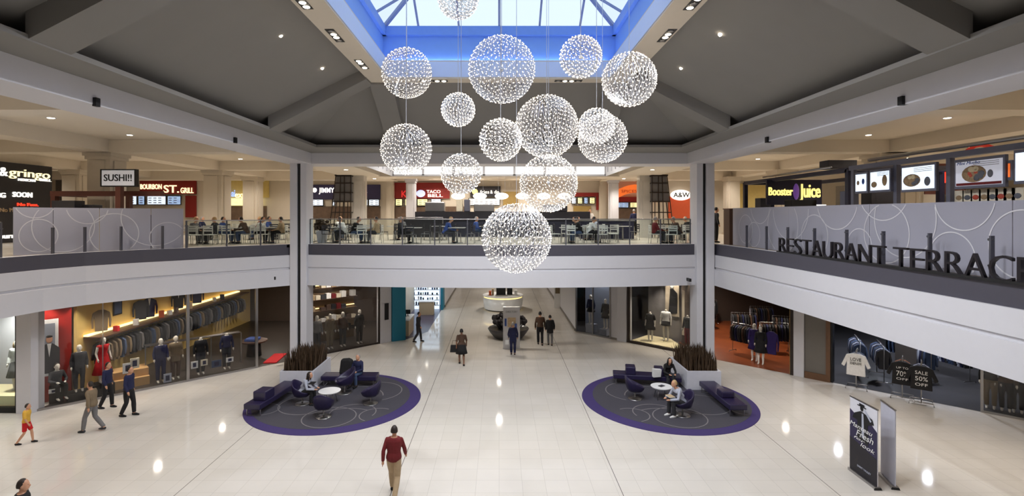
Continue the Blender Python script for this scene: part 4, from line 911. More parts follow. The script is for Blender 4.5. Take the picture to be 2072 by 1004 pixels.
# fascia cameras
for i, (x, y, Y, lab) in enumerate(((556, 563, 22.9, 'small dark sensor on the white fascia beside the menswear column'), (1396, 567, 22.9, 'small dark sensor on the white fascia beside the opposite column'))):
    q = Q(x, y, Y - .3); MB().box(-.05, .05, -.06, .3, -.07, .07).build('wall_sensor', blackm, loc=q, label=lab, cat='sensor', bevel=.01)
for i, (x, y, lab) in enumerate(((195, 207, 'dark sensor on the menswear-side ceiling beam, nearer the camera'), (476, 284, 'dark sensor on the menswear-side ceiling beam, farther along'), (1824, 204, 'dark sensor on the terrace-side ceiling beam, nearer the camera'), (1552, 283, 'dark sensor on the terrace-side ceiling beam, farther along'))):
    sx = -1 if x < CX else 1; Y = 8.42 * F / abs(x - CX); q = Q(x, y, Y)
    MB().box(-.04, .1 if sx > 0 else .04, -.06, .06, -.09, .09).build('beam_sensor', blackm, loc=(sx * 8.42, q.y, q.z), label=lab, cat='sensor')
# recessed spot clusters of the skylight ring
cl = [((678, 72), 0), ((732, 130), 0), ((608, 0), 0), ((1349, 72), 0), ((1408, 2), 0), ((878, 163.5), 1), ((1150, 163.5), 1)]
nm = ['menswear side of the ring, middle one', 'menswear side of the ring, next to the corner', 'menswear side of the ring, at the picture edge', 'terrace side of the ring', 'terrace side of the ring, at the picture edge', 'far ring side near the biggest high globe', 'far ring side under the small high globe']
for i, ((x, y), f) in enumerate(cl):
    q = P(x, y, RZ); o = thing('spotlight_cluster', 'dark recess with four spotlights on the ' + nm[i], 'ceiling light', (q.x, q.y, RZ), 0 if f else PI / 2)
    MB().box(-.46, .46, -.11, .11, -.012, -.002).build('housing', black, o)
    for k in range(4): MB().rings([((-.34 + .225 * k, 0, -.03), .05, .05), ((-.34 + .225 * k, 0, -.014), .075, .075)], 12).build('lamp', lampw if (k + i) % 3 else steel, o)
for i, (x, y) in enumerate(((568, 72), (652, 138), (708, 187), (1457, 70), (1378, 138), (1173, 187))):
    sx = -1 if x < CX else 1
    if y == 187 : q = Q(x, y, 19.6 if x > 1000 else 19.3)
    else:
        q = None
        for t in range(200):                       # walk along the sight line to the sloping ceiling
            Y = 8 + t * .08; w = Q(x, y, Y); zc = 9.83 + (8.4 - abs(w.x)) / (8.4 - RX) * (RB - 9.83)
            if w.z > zc - .03: q = w; break
    if q is None: continue
    MB().ball((0, 0, 0), .045, n=10, m=6).build('ceiling_lamp', lampw, loc=q, label='tiny bright lamp on the grey sloping ceiling, ' + ['large menswear side panel, upper', 'large menswear side panel, lower', 'menswear side corner panel', 'large terrace side panel, upper', 'large terrace side panel, lower', 'far panel'][i], cat='ceiling light')
# ------------------------------------------------------------------ globes of lights
def fib(n):
    g = PI * (3 - 5 ** .5)
    return [Vector((math.cos(g * i) * math.sqrt(1 - (1 - 2 * (i + .5) / n) ** 2), math.sin(g * i) * math.sqrt(1 - (1 - 2 * (i + .5) / n) ** 2), 1 - 2 * (i + .5) / n)) for i in range(n)]
GT = {}
def globe(label, cx, cy, rpx, Y):
    c = Q(cx, cy, Y); r = rpx * Y / F; n = 620 if r > .7 else (430 if r > .55 else 300)
    key = (n, round(r, 1))
    if key not in GT:
        R0 = key[1]; pts = [p * (R0 * (1 + RN.uniform(-.012, .012))) for p in fib(n)]
        a = MB(); w = MB()
        for p in pts: a.ball(p, .0095, n=5, m=3)
        steps = (21, 34) if n < 400 else (34, 55)
        def strut(p, q, rad=.0032):
            d = (q - p).normalized(); u = d.orthogonal().normalized() * rad; v = d.cross(u)
            vs = [p + u, p - u * .5 + v * .87, p - u * .5 - v * .87]; vs += [x + (q - p) for x in vs]
            w.add(vs, [(0, 1, 4, 3), (1, 2, 5, 4), (2, 0, 3, 5)])
        for i in range(n):
            for st in steps:
                if i + st < n: strut(pts[i], pts[i + st])
            if i % 2 == 0 and i + 89 < n: strut(pts[i] * .99, pts[i + 89] * .86); strut(pts[i + 89] * .86, pts[min(n - 1, i + 144)] * .99)
        am = a.build('x', ledw); wm = w.build('x', steelb); GT[key] = (am.data, wm.data)
        bpy.data.objects.remove(am); bpy.data.objects.remove(wm)
    o = thing('globe_chandelier', label, 'chandelier', c, group='hanging globe chandeliers in the atrium'); s = r / key[1]
    for nme, d in zip(('led_lights', 'wire_sphere'), GT[key]):
        m = bpy.data.objects.new(nme, d); COL.objects.link(m); m.parent = o; m.scale = (s,) * 3; m.rotation_euler = (RN.random(), RN.random(), RN.random() * 6)
        if nme == 'led_lights': m['kind'] = 'stuff'
    top = 13.3 + (3.85 - abs(c.x)) * .6 - .1 if abs(c.x) < 3.8 else 11.5
    top = min(top, 13.3 + .6 * max(0.2, 17.2 - c.y))
    MB().tube([(0, 0, -r * .1), (0, 0, top - c.z)], .007, 5).build('cable', wirem, o)
    MB().ball((0, 0, 0), .05, n=10, m=6).build('hub', steelb, o)
    return o
steelb = mat('bright_steel', (205, 208, 215), .3, .9, vary=0); wirem = mat('cable_white', (200, 206, 220), .5, vary=0)
for i, (x, y, r, Y, lab) in enumerate(((823, 148, 50, 13.9, 'medium light globe, upper one of the pair sharing one vertical line beside the skylight corner'), (822, 302, 51, 12.95, 'medium light globe hanging directly below the one at the skylight corner'),
      (927, 222, 34, 13.6, 'smallest light globe, against the grey ceiling between two medium ones'), (933, 352, 41, 11.6, 'light globe hanging below the smallest one, before the food court'),
      (1015, 141, 67, 13.2, 'largest high light globe overlapping the skylight edge in the middle'), (1013, 283, 43, 10.8, 'light globe directly beneath the largest high globe'),
      (1106, 256, 63, 13.45, 'large light globe against the grey ceiling, just beside the centre'), (1110, 371, 58, 14.6, 'very bright large globe just above the lowest one, before the food court'),
      (1175, 115, 42, 11.0, 'small high light globe against the blue skylight wall'), (1207, 255, 36, 12.2, 'small light globe in front of a larger one beside the terrace-side hip'),
      (1219, 280, 49, 13.6, 'medium light globe partly hidden by the smaller one before it'), (1273, 161, 54, 12.2, 'medium light globe at the terrace-side corner of the skylight ring'),
      (1045, 482, 70, 12.1, 'lowest and largest light globe, in front of the balcony edge'), (927, -3, 41, 9.9, 'light globe cut by the picture top, against the skylight glass'))):
    globe(lab, x, y, r, Y)
# ------------------------------------------------------------------ balcony rails, frosted walls, lettering
def railing(label, path, h, posts, name='glass_railing', group=None, top=True):
    """path of plan points; glass panes between posts, a thin top rail"""
    o = thing(name, label, 'railing')
    for a, b in zip(path, path[1:]):
        d = Vector((b[0] - a[0], b[1] - a[1])); L = d.length; ang = math.atan2(d.y, d.x)
        MB().box(.02, L - .02, -.006, .006, .04, h - .04).build('glass_pane', clear, o, loc=(a[0], a[1], UP + .03), rz=ang)
    if top: MB().tube([(p[0], p[1], UP + h) for p in path], .022, 8).build('top_rail', steel, o)
    for p in posts: MB().box(-.022, .022, -.03, .03, 0, h).box(-.03, .03, -.05, .05, h * .8, h * .84).build('post', MATS['post_grey'], o, loc=(p[0], p[1], UP))
    return o
mat('post_grey', (96, 96, 104), .4, .6)
fp = [(x, 22.35 + (x / 9.2) ** 2 + .16) for x in [-8.6 + 17.3 * k / 12 for k in range(13)]]
railing('long glass railing along the far balcony before the dining tables', fp, 1.16, fp)
lp = [(-12.55, 20.62), (-11.45, 21.6), (-10.4, 22.4), (-9.4, 23.25)]
railing('glass railing between the frosted wall and the column, menswear side', lp, 1.12, lp)
lq = [(-15.42, 13.0), (-15.42, 14.5), (-15.42, 15.9)]; railing('bronze posted railing at the picture edge before the dark restaurant', lq, 1.12, lq)
def frosted_wall(label, path, zt, off):
    o = thing('frosted_screen', label, 'screen wall')
    for a, b in zip(path, path[1:]):
        d = Vector((b[0] - a[0], b[1] - a[1])); L = d.length
        MB().box(.01, L - .01, -.012, .012, UP + .02, zt).build('glass_panel', frost, o, loc=(a[0], a[1], 0), rz=math.atan2(d.y, d.x))
    return o
def on_path(path, s):
    for a, b in zip(path, path[1:]):
        L = math.dist(a, b)
        if s <= L: return (a[0] + (b[0] - a[0]) * s / L, a[1] + (b[1] - a[1]) * s / L), math.atan2(b[1] - a[1], b[0] - a[0])
        s -= L
    return None, 0
def etch_circles(o, path, zt, circ, off):
    tot = sum(math.dist(a, b) for a, b in zip(path, path[1:]))
    for s0, z0, r in circ:
        n = 64; mb = MB()
        for k in range(n):
            q = []
            for t in (k, k + 1):
                a = 2 * PI * t / n
                for rr in (r - .014, r + .014): q.append((s0 + rr * math.cos(a), z0 + rr * math.sin(a)))
            if any(s < .02 or s > tot - .02 or z > zt or z < UP + .03 for s, z in q): continue
            vs = []
            for s, z in (q[0], q[1], q[3], q[2]):
                p, an = on_path(path, s); vs.append((p[0] - math.sin(an) * off, p[1] + math.cos(an) * off, z))
            mb.poly(vs)
        mb.build('etched_circle', etch, o)
lw = [(-15.85, 16.75), (-15.45, 17.8), (-14.7, 18.9), (-13.55, 20.0), (-12.72, 20.72)]
o = frosted_wall('curved frosted glass wall of the sushi stand on the balcony', lw, 7.25, .02)
etch_circles(o, lw, 7.23, [(.7, 6.3, .55), (.6, 7.5, .6), (2.1, 7.3, .62), (2.9, 6.3, .75), (4.2, 6.9, 1.1), (4.6, 6.1, .6), (1.4, 6.6, .9)], -.02)
for p in ((-15.2, 17.5), (-14.75, 18.3), (-14.05, 19.1), (-13.1, 20.0), (-12.5, 20.55)): MB().box(-.03, .03, -.04, .04, 0, .92).build('post', MATS['post_grey'], o, loc=(p[0], p[1], UP))
rw = [(10.42, 22.9), (10.42, 18.5), (10.46, 14.5), (10.5, 10.5), (10.55, 5.0), (10.55, 1)]
o = frosted_wall('long frosted glass wall with etched circles behind the big letters', rw, 7.3, .02)
etch_circles(o, rw, 7.28, [(1.2, 6.4, .6), (2.4, 7.4, .75), (1.9, 6.2, .5), (4.0, 6.6, 1.0), (4.5, 7.2, 1.1), (5.9, 6.3, .7), (7.0, 7.5, .95), (8.0, 6.1, .5), (9.0, 6.5, .8), (8.9, 7.8, .95), (9.6, 6.9, 1.0), (11.3, 7.4, .75), (11.0, 6.0, .6), (12.6, 6.4, .7)], -.02)
for x in (1510, 1550, 1593, 1647, 1712, 1786, 1880, 2005, 2200):
    Y = 10.14 * F / (x - CX); MB().box(-.04, .04, -.022, .022, 0, .92).tube([(.0, -.03, .84), (0, .07, .84)], .03, 8).tube([(0, -.03, .3), (0, .07, .3)], .03, 8).build('post', MATS['post_grey'], o, loc=(10.16, Y, UP))
# the big standing letters
mb_t = thing('standing_letters', 'large dark standing letters reading RESTAURANT TERRACE on the balcony edge', 'sign', (9.93, 0, UP + .03))
y = 18.25
for chh in 'RESTAURANT TERRACE':
    if chh == ' ': y -= .22; continue
    w = {'T': .46, 'E': .40, 'S': .42, 'A': .50, 'C': .5, 'N': .48, 'U': .46}.get(chh, .45)
    text('letter', chh, lettd, .54, mb_t, (0, y - w / 2, .0), -PI / 2, .035, w=w * .97, bold=-.012)
    y -= w + .052
MB().box(-.06, .06, y, 18.3, -.02, .04).build('mounting_rail', black, mb_t)
# ------------------------------------------------------------------ terrace side stands
navyf = mat('navy_frame', (26, 26, 52), .45); greyf = mat('grey_frame', (104, 106, 122), .4, .3); scr = mat('screen_white', (222, 236, 255), emit=1.05, vary=.03)
darkbox = mat('dark_cabinet', (40, 38, 44), .5); beigec = mat('beige_cabinet', (176, 162, 142), .6)
o = thing('juice_stand', 'navy framed juice stand behind the frosted wall', 'food stand')
for x, y_ in ((11.5, 16.9), (11.5, 21.7), (11.5, 24.0), (14.5, 24.0), (14.5, 16.9)): MB().box(-.08, .08, -.08, .08, UP, 8.5).build('post', navyf, o, loc=(x, y_, 0))
MB().box(11.42, 11.58, 16.9, 24, 8.4, 8.55).box(14.42, 14.58, 16.9, 24, 8.4, 8.55).box(11.5, 14.5, 23.9, 24.08, 8.4, 8.55).box(11.5, 14.5, 16.8, 16.95, 8.4, 8.55).build('top_beam', navyf, o)
MB().tube([(11.3, 17.5, 8.62), (11.3, 22.0, 8.62)], .04, 6).build('truss_rail', steel, o)
MB().box(11.3, 14.6, 20, 22.6, UP, 6.7).build('counter', beigec, o)
s = thing('juice_sign', 'dark sign with glowing yellow lettering BOOSTER JUICE above the juice stand', 'sign', (12.35, 21.5, 7.72))
MB().box(-1.15, 1.15, .0, .1, -.3, .75).build('board', navyf, s)
yel = mat('neon_yellow', (255, 236, 140), emit=1.1, vary=0); redn = mat('neon_red', (255, 60, 36), emit=1.4, vary=0); whn = mat('sign_white_light', (255, 250, 240), emit=1.3, vary=0); yln = mat('sign_cream_light', (255, 240, 190), emit=1.3, vary=0); orl = mat('sign_orange_light', (232, 110, 44), emit=.75, vary=.1)
text('lettering', 'Booster', yel, .34, s, (-.6, -.03, .1), 0, .03, w=1.0, bold=.01); text('lettering', 'Juice', yel, .56, s, (.66, -.03, .02), 0, .03, w=.85, bold=.01)
MB().ball((.05, -.04, .25), .13, .04, .34, 12).build('emblem', mat('emblem_purple', (110, 70, 150), emit=.4), s)
for i, (x0, x1, y0, z0, z1, m, lab) in enumerate(((11.6, 12.2, 22.8, 7.3, 7.75, darkbox, 'dark machine on the juice stand beside the first post'), (12.9, 13.6, 19.2, 7.3, 8.1, beigec, 'beige cabinet between the juice sign and the dark cupboard'), (12.6, 13.6, 17.4, 7.3, 8.1, darkbox, 'dark cupboard at the near end of the juice stand'), (11.6, 11.9, 17.0, 7.2, 7.8, greyf, 'grey upright bin beside the near navy post'),
       (11.6, 12.6, 20.4, 7.3, 7.6, black, 'black blender unit under the juice sign'), (12.7, 13.3, 20.9, 7.2, 7.42, whn, 'bright white price panel under the juice sign'), (11.4, 12.4, 17.8, 8.6, 8.9, darkbox, 'black equipment box lying on top of the juice stand'))):
    MB().box(x0, x1, y0, y0 + .5, 6.71 if 20 <= y0 < 22.2 else (UP if z0 < 8 else z0), z1).build('equipment_cabinet', m, label=lab, cat='equipment', bevel=.01)
o = thing('snack_stand', 'grey framed snack stand with hanging menu boards behind the frosted wall', 'food stand')
for x in (1728, 1815, 1923): MB().box(-.06, .06, -.06, .06, UP, 8.5).build('post', greyf, o, loc=(11.3, 11.3 * F / (x - CX), 0))
MB().box(11.22, 11.4, 6, 16.5, 8.42, 8.56).box(11.3, 14.8, 16.3, 16.5, 8.42, 8.56).build('top_beam', greyf, o); MB().tube([(11.15, 6, 8.66), (11.15, 15.5, 8.66)], .05, 6).build('top_pipe', steel, o)
MB().box(11.35, 12.2, 6, 16.2, UP, 6.75).build('counter', beigec, o)
def rboard(label, px0, px1, z0, z1, X, m, cat='menu board', deco=None):
    ya, yb = X * F / (px0 - CX), X * F / (px1 - CX); L = ya - yb
    o = thing('menu_board', label, cat, (X - .08, (ya + yb) / 2, z0), -PI / 2)
    MB().box(-L / 2, L / 2, -.02, .06, 0, z1 - z0).build('frame', greyf, o, bevel=.01); MB().box(-L / 2 + .05, L / 2 - .05, -.03, -.02, .07, z1 - z0 - .07).build('screen', m, o)
    mb = MB()
    for r in range(3): mb.box(-L * .1, L * .4, -.034, -.03, (z1 - z0) * (.72 + .06 * r), (z1 - z0) * (.735 + .06 * r))
    if L > .6: mb.build('menu_text', C['grey'], o)
    for dx, dz, rx, rz_, mm in deco or []:
        if rx > .15:
            for q in range(7): MB().ball((dx * L + rx * .62 * math.cos(q * 1.9), -.038, dz * (z1 - z0) + rz_ * .55 * math.sin(q * 1.9)), rx * .28, .008, rz_ * .34, 8, 5).build('food_picture', [food_grey, foodl, mm][q % 3], o)
        MB().ball((dx * L, -.035, dz * (z1 - z0)), rx, .006, rz_, 14, 8).build('food_picture', mm, o)
    return o, L
foodt = mat('food_tan', (150, 124, 92), .6, vary=.5, scale=25); foodr = mat('food_red', (178, 70, 50), .6, vary=.5, scale=25); foodl = mat('food_cream', (222, 206, 170), .6, vary=.2, scale=25); food_grey = mat('print_grey', (90, 92, 100), .6)
rboard('narrow bright menu screen beside the first grey post', 1736, 1762, 7.66, 8.32, 11.25, scr, deco=[(-.2, .5, .06, .07, foodt), (.2, .55, .06, .09, C['blue'])])
rboard('bright menu screen with two headings beside the narrow one', 1766, 1809, 7.66, 8.34, 11.25, scr, deco=[(-.25, .35, .12, .09, foodt), (.25, .5, .1, .16, foodt)])
rboard('large bright screen with a picture of a tan pastry', 1830, 1902, 7.62, 8.36, 11.25, scr, deco=[(-.16, .42, .3, .17, foodt), (.28, .35, .1, .12, food_grey)])
o, L = rboard('largest menu board with a red topped dish and a purple stripe', 1939, 2043, 7.62, 8.34, 11.25, mat('print_white', (206, 208, 220), emit=.35, vary=.03), deco=[(-.08, .48, .32, .2, foodt), (-.06, .5, .22, .14, foodr), (.24, .45, .07, .09, food_grey)])
MB().box(-L / 2 + .07, L / 2 - .07, -.036, -.03, .08, .14).build('stripe', C['maroon'], o); text('lettering', 'Mini Mucho', C['blue'], .07, o, (-.25, -.035, .58), 0, .003, w=.6, shear=.3)
rboard('bright screen cut by the picture edge beyond the largest board', 2060, 2120, 7.66, 8.4, 11.25, scr)
rboard('orange side panel next to the largest menu board', 2045, 2058, 7.76, 8.2, 11.3, orl)
mb = None
for k in range(8):
    x = 1941 + k * 17; ya = 11.36 * F / (x - CX)
    o = MB().box(-.13, .13, -.01, .01, 0, .3).ball((0, -.012, .12), .09, .004, .06, 10, 6, 1).build('photo_card', [C['cream'], [foodt, food_grey, foodr][k % 3]], loc=(11.36, ya, 7.3), rz=-PI / 2, label='small food photo card in the row under the largest menu board', cat='photo card', group='photo cards under the largest menu board')
s = thing('neon_sign', 'red glowing neon lettering seen between the menu boards', 'sign', Q(1915, 362, 20)); text('lettering', 'HAKKA', redn, .42, s, (0, 0, -.15), 0, .02, w=1.1, bold=.01)
MB().box(-.8, .8, .05, .1, -.6, .6).build('board', mat('sign_brown', (96, 48, 36), .6), s)
s = thing('round_sign', 'red curved sign ornament above the grey pipe', 'sign', Q(1985, 300, 15)); MB().tube([(-.4, 0, -.08), (-.2, 0, .06), (0, 0, .1), (.2, 0, .06), (.42, 0, -.02)], .06, 8).build('arc', mat('sign_red', (190, 50, 36), emit=.3), s)
# ------------------------------------------------------------------ far wall shops of the food court (wall at y = 37)
WY = 36.95
def wallsign(label, x0, x1, y0, y1, m, Y=WY, name='shop_sign', cat='shop sign', d=.12):
    a, b = Q(x0, y1, Y), Q(x1, y0, Y); o = thing(name, label, cat, ((a.x + b.x) / 2, Y, a.z))
    MB().box(-(b.x - a.x) / 2, (b.x - a.x) / 2, -d, 0, 0, b.z - a.z).build('board', m, o)
    o['w'] = b.x - a.x; o['h'] = b.z - a.z; o['x0'] = x0; o['y1'] = y1; return o
def wtext(o, s, x0, x1, y0, y1, m, Y=WY, d=.16, **k):
    a, b = Q(x0, y1, Y), Q(x1, y0, Y); return text('lettering', s, m, b.z - a.z, o, ((a.x + b.x) / 2 - o.location.x, -d, a.z - o.location.z), 0, .02, w=b.x - a.x, **k)
def screen(label, x0, x1, y0, y1, m, Y=WY - .1, group=None):
    a, b = Q(x0, y1, Y), Q(x1, y0, Y); o = thing('menu_screen', label, 'menu board', ((a.x + b.x) / 2, Y, a.z), group=group)
    w, h = b.x - a.x, b.z - a.z
    MB().box(-w / 2, w / 2, -.04, 0, 0, h).build('frame', black, o); MB().box(-w / 2 + .05, w / 2 - .05, -.05, -.04, .05, h - .05).build('display', m, o)
    mb = MB()
    for r in range(3):
        for c_ in range(max(1, int(w / .35))): mb.box(-w / 2 + .12 + c_ * .35, -w / 2 + .34 + c_ * .35, -.055, -.05, h * (.2 + r * .25), h * (.28 + r * .25))
    mb.build('menu_text', C['grey'], o); return o
redp = mat('sign_red_panel', (134, 30, 24), .6, vary=.1); navyp = mat('sign_navy_panel', (50, 46, 84), .6); mustp = mat('mustard_panel', (150, 124, 66), .6, vary=.2)
yellowwall = mat('yellow_lit_wall', (212, 190, 120), .6, vary=.1)
scry = mat('screen_yellow', (250, 232, 170), emit=.95, vary=.2, scale=6); scrb = mat('screen_blue', (150, 176, 232), emit=.9, vary=.6, scale=5)
o = wallsign('dark red sign board with cream lettering of the grill restaurant', 285, 398, 362, 393, redp); wtext(o, 'BOURBON', 287, 330, 373, 383, yln, bold=.012); wtext(o, 'ST.', 334, 365, 375, 390, yln, bold=.012); wtext(o, 'GRILL', 368, 394, 380, 391, yln, bold=.01)
for i, (a, b) in enumerate(((262, 278), (280, 294), (298, 337), (339, 367))): screen('menu screen under the dark red grill sign, ' + ['beside the brown post', 'second along', 'wide pale blue one', 'dark one with white text'][i], a, b, 396, 415, scrb if i % 2 else scr)
wallsign('dark red wall panel beside the frosted wall under the grill sign', 377, 398, 396, 440, redp, name='wall_panel', cat='wall panel')
wallsign('painted yellow glow on the wall beyond the juice stand, next to the pale column', 1482, 1560, 372, 425, yellowwall, name='wall_panel', cat='wall panel')  # warm cove glow on the back wall, put into a yellow board
wallsign('yellow lit wall panel above the noodle restaurant counter', 458, 545, 366, 400, yellowwall, name='wall_panel', cat='wall panel')
o = wallsign('bright cream menu panel beneath the express sign', 466, 532, 401, 416, scry, Y=WY - .2); wtext(o, 'Thai', 458, 478, 384, 398, mat('sign_blue_light', (150, 180, 255), emit=1.2), Y=WY - .2, bold=.01); wtext(o, 'express', 478, 523, 388, 400, yln, Y=WY - .2, bold=.01)
# gringo restaurant: long dark wall at x = -28
o = thing('restaurant_hoarding', 'black restaurant wall with gringo lettering and a coming soon notice', 'hoarding', (-23.8, 24.0, UP), PI / 2)
MB().box(-5.5, 3.3, -.05, .2, 0, 3.9).build('board', mat('hoarding_black', (24, 24, 32), .4, vary=.2), o)
def gt(s, px0, px1, py0, py1, m, **k):
    ya, yb = 23.7 * F / (CX - px0), 23.7 * F / (CX - px1); y_ = (ya + yb) / 2; z0, z1 = EZ - (py1 - CY) * y_ / F, EZ - (py0 - CY) * y_ / F
    text('lettering', s, m, z1 - z0, o, (y_ - 24.0, -.08, z0 - UP), 0, .03, w=yb - ya, **k)
gt('gringo', 20, 102, 343, 359, yln, bold=-.005); gt('MEXICAN', 38, 72, 362, 367, whn); gt('GRILL', 80, 104, 362, 367, whn); gt('COMING', -55, 12, 389, 399, whn, bold=.01); gt('SOON', 27, 66, 389, 399, whn, bold=.01); gt('No Fuss.', 36, 78, 411, 417, redn); gt('No Mess.', 0, 45, 421, 429, C['tan']); gt('burrito', 0, 48, 472, 482, whn); gt('&', 0, 16, 338, 356, whn)
MB().box(-2.6, .2, -.07, -.05, 1.9, 1.93).build('rule_line', whn, o)
o = thing('neon_sign', 'orange red neon script beside the pale column', 'sign', Q(162, 362, 36)); text('lettering', 'Manchu', redn, .62, o, (.6, 0, -.3), 0, .03, w=2.6, bold=.01); MB().box(-1.8, 3, .1, .2, -1.5, 1.1).build('board', mat('sign_grey_panel', (88, 84, 80), .7), o)
o = thing('sushi_sign', 'white box sign reading SUSHI!! on a brown post', 'sign', (Q(242, 360, 20).x, 20, 0))
zs = Q(242, 376, 20).z; MB().box(-.64, .64, -.08, .08, zs, zs + .6).build('box', mat('sign_face_white', (205, 205, 210), emit=.25, vary=0), o, bevel=.01)
MB().box(-.68, .68, -.1, .1, zs - .04, zs).box(-.68, .68, -.1, .1, zs + .6, zs + .64).box(-.68, -.64, -.1, .1, zs, zs + .6).box(.64, .68, -.1, .1, zs, zs + .6).build('frame', blackm, o)
text('lettering', 'SUSHI!!', black, .26, o, (0, -.09, zs + .18), 0, .01, w=1.08, bold=.01)
brownp = mat('brown_painted_frame', (96, 52, 40), .5)
MB().box(-.1, .1, -.1, .1, UP, zs - .04).build('post', brownp, o)
o = thing('sushi_stand', 'brown timber framed sushi stand behind the frosted wall', 'food stand', (-15.3, 20.6, 0))
MB().box(-2.6, 1.8, -.12, .12, 7.75, 7.95).box(-2.6, -2.42, -.1, .1, UP, 7.75).box(.4, .55, -.1, .1, UP, 7.75).box(-2.6, -2.4, -.1, 1.6, 7.75, 7.95).build('frame', brownp, o)
MB().box(-3.2, 1.8, .6, 1.3, UP, 7.0).build('counter', darkbox, o); MB().box(-2.0, 1.3, -.5, -.4, UP, 7.22).build('back_counter', beigec, o)
for i, (x, y_, w, h, m, lab) in enumerate(((125, 20.3, .8, .62, 'grey glass fronted cooler on the sushi stand', 0), (158, 20.4, .7, .35, 'low dark cabinet on the sushi stand near the brown frame', 0))):
    MB().box(-w / 2 if 0 else -y_ * 0 - .45, .45, -.25, .25, 0, 1.9 if i == 0 else 1.75).build('equipment_cabinet', darkbox, loc=(Q(x, 400, 19.6 + i * .3).x, 19.9 + i * .4, UP), label=h and (('grey glass fronted cooler on the sushi stand') if i == 0 else 'low dark cabinet on the sushi stand near the brown frame'), cat='equipment', bevel=.02)
# centre shops
o = wallsign('navy sign board with white lettering behind the dark lantern', 627, 770, 374, 404, navyp); wtext(o, 'JIMMY', 647, 678, 380, 390, whn, bold=.01); wtext(o, 'THE GREEK', 684, 744, 380, 390, whn, bold=.01)
a = Q(638, 385, WY); MB().ball((a.x - o.location.x, -.15, a.z - o.location.z), .17, .03, .17, 14).build('emblem', whn, o)
for i, (a, b) in enumerate(((628, 655), (672, 678), (722, 745), (746, 768))): screen('blue-white menu screen under the navy sign, ' + ['beside the column', 'narrow one', 'next to the marble column', 'last one'][i], a, b, 403, 417, scr)
o = wallsign('dark red sign wall with white and red restaurant lettering', 799, 910, 370, 402, redp)
wtext(o, 'KFC', 813, 842, 386, 399, mat('neon_dark_red', (200, 40, 40), emit=.8), bold=.01); wtext(o, 'TACO', 864, 892, 385, 391, whn, bold=.01); wtext(o, 'BELL', 866, 896, 393, 399, whn, bold=.01)
a = Q(852, 392, WY); MB().ball((a.x - o.location.x, -.17, a.z - o.location.z), .34, .03, .26, 12).build('emblem', mat('emblem_lilac', (190, 200, 250), emit=.9), o)
for i, (a, b, m) in enumerate(((800, 815, scry), (819, 841, scry), (844, 866, scry), (872, 893, scr))): screen('menu board under the dark red sign wall, ' + ['beside the white column', 'yellow one', 'third one', 'white one'][i], a, b, 402, 417, m)
o = wallsign('black sign board with white lettering behind the oval lamps', 952, 1013, 377, 398, darkbox); wtext(o, 'fries', 972, 990, 385, 392, whn); wtext(o, '& dip', 992, 1010, 385, 392, whn)
a = Q(961, 388, WY); MB().ball((a.x - o.location.x, -.15, a.z - o.location.z), .22, .03, .2, 10).build('emblem', yel, o)
screen('long bright white menu board under the black fries sign', 948, 1012, 401, 416, whn)
wallsign('mustard yellow wall panel between the oval lamps', 1018, 1048, 388, 416, mustp, name='wall_panel', cat='wall panel')
for i, (a, b, m) in enumerate(((1156, 1166, scr), (1168, 1179, scry), (1181, 1190, scrb), (1192, 1204, scry))): screen('menu board in the red framed row beside the bright globe, ' + ['first', 'second', 'third, blue', 'last, by the red post'][i], a, b, 399, 413, m)
wallsign('red canopy strip above the row of menu boards', 1160, 1212, 390, 398, redp, name='canopy', cat='canopy'); wallsign('red upright at the end of the menu board row', 1206, 1211, 398, 425, redp, name='wall_panel', cat='wall panel')
wallsign('yellow lit counter panel below the menu board row', 1160, 1195, 417, 428, mustp, name='wall_panel', cat='wall panel')
o = thing('orange_banner_sign', 'curved orange lit banner sign between the two columns', 'shop sign', (Q(1270, 395, 36.5).x, 36.5, Q(0, 400, 36.5).z))
mb = MB(); n = 16; vs = []
for k in range(n + 1):
    t = k / n; x = -.85 + 1.75 * t; arch = .45 * math.sin(t * PI * .62); vs += [(x, 0, -.1 + arch), (x, 0, .48 + arch * 1.0)]
mb.add(vs + [(v[0], .15, v[2]) for v in vs], [(2 * k, 2 * k + 2, 2 * k + 3, 2 * k + 1) for k in range(n)] + [(2 * k + 2 * n + 2, 2 * k + 2 * n + 3, 2 * k + 2 * n + 5, 2 * k + 2 * n + 4) for k in range(n)])
mb.build('banner', orl, o); text('lettering', 'SPICES', mat('sign_rust', (170, 60, 36), .5), .2, o, (.1, -.03, .35), 0, .01, w=1.1)
wallsign('dark red panel under the orange banner sign', 1248, 1292, 399, 409, redp, name='wall_panel', cat='wall panel')
for i, (a, b) in enumerate(((1250, 1272), (1274, 1291))): screen('menu screen under the orange banner, ' + ['wide blue one', 'small one by the marble column'][i], a, b, 409, 421, scrb if i == 0 else scry)
o = wallsign('orange wall panel beneath the white oval sign', 1352, 1397, 398, 442, mat('orange_panel', (206, 84, 40), .6, vary=.05)); MB().ball((0, -.3, o['h'] + .1), .75, .12, .38, 24, 10).build('oval', whn, o)
text('lettering', 'A&W', black, .34, o, (0, -.46, o['h'] - .06), 0, .02, w=1.15, bold=.01); 
for x0, x1, y0, y1, lab in ((624, 770, 418, 442, 'dim warm kitchen back wall behind the navy sign counter'), (799, 940, 418, 442, 'warm lit kitchen wall under the dark red sign wall'), (1246, 1292, 422, 445, 'dark kitchen opening under the orange banner'), (455, 540, 417, 445, 'dark busy kitchen opening under the cream menu panel'), (1480, 1500, 400, 470, 'pale wall niche near the juice stand')):
    wallsign(lab, x0, x1, y0, y1, mat('kitchen_brown', (92, 72, 56), .6, vary=.5, scale=4) if x0 != 1480 else cream, name='wall_panel', cat='wall panel', d=.05)
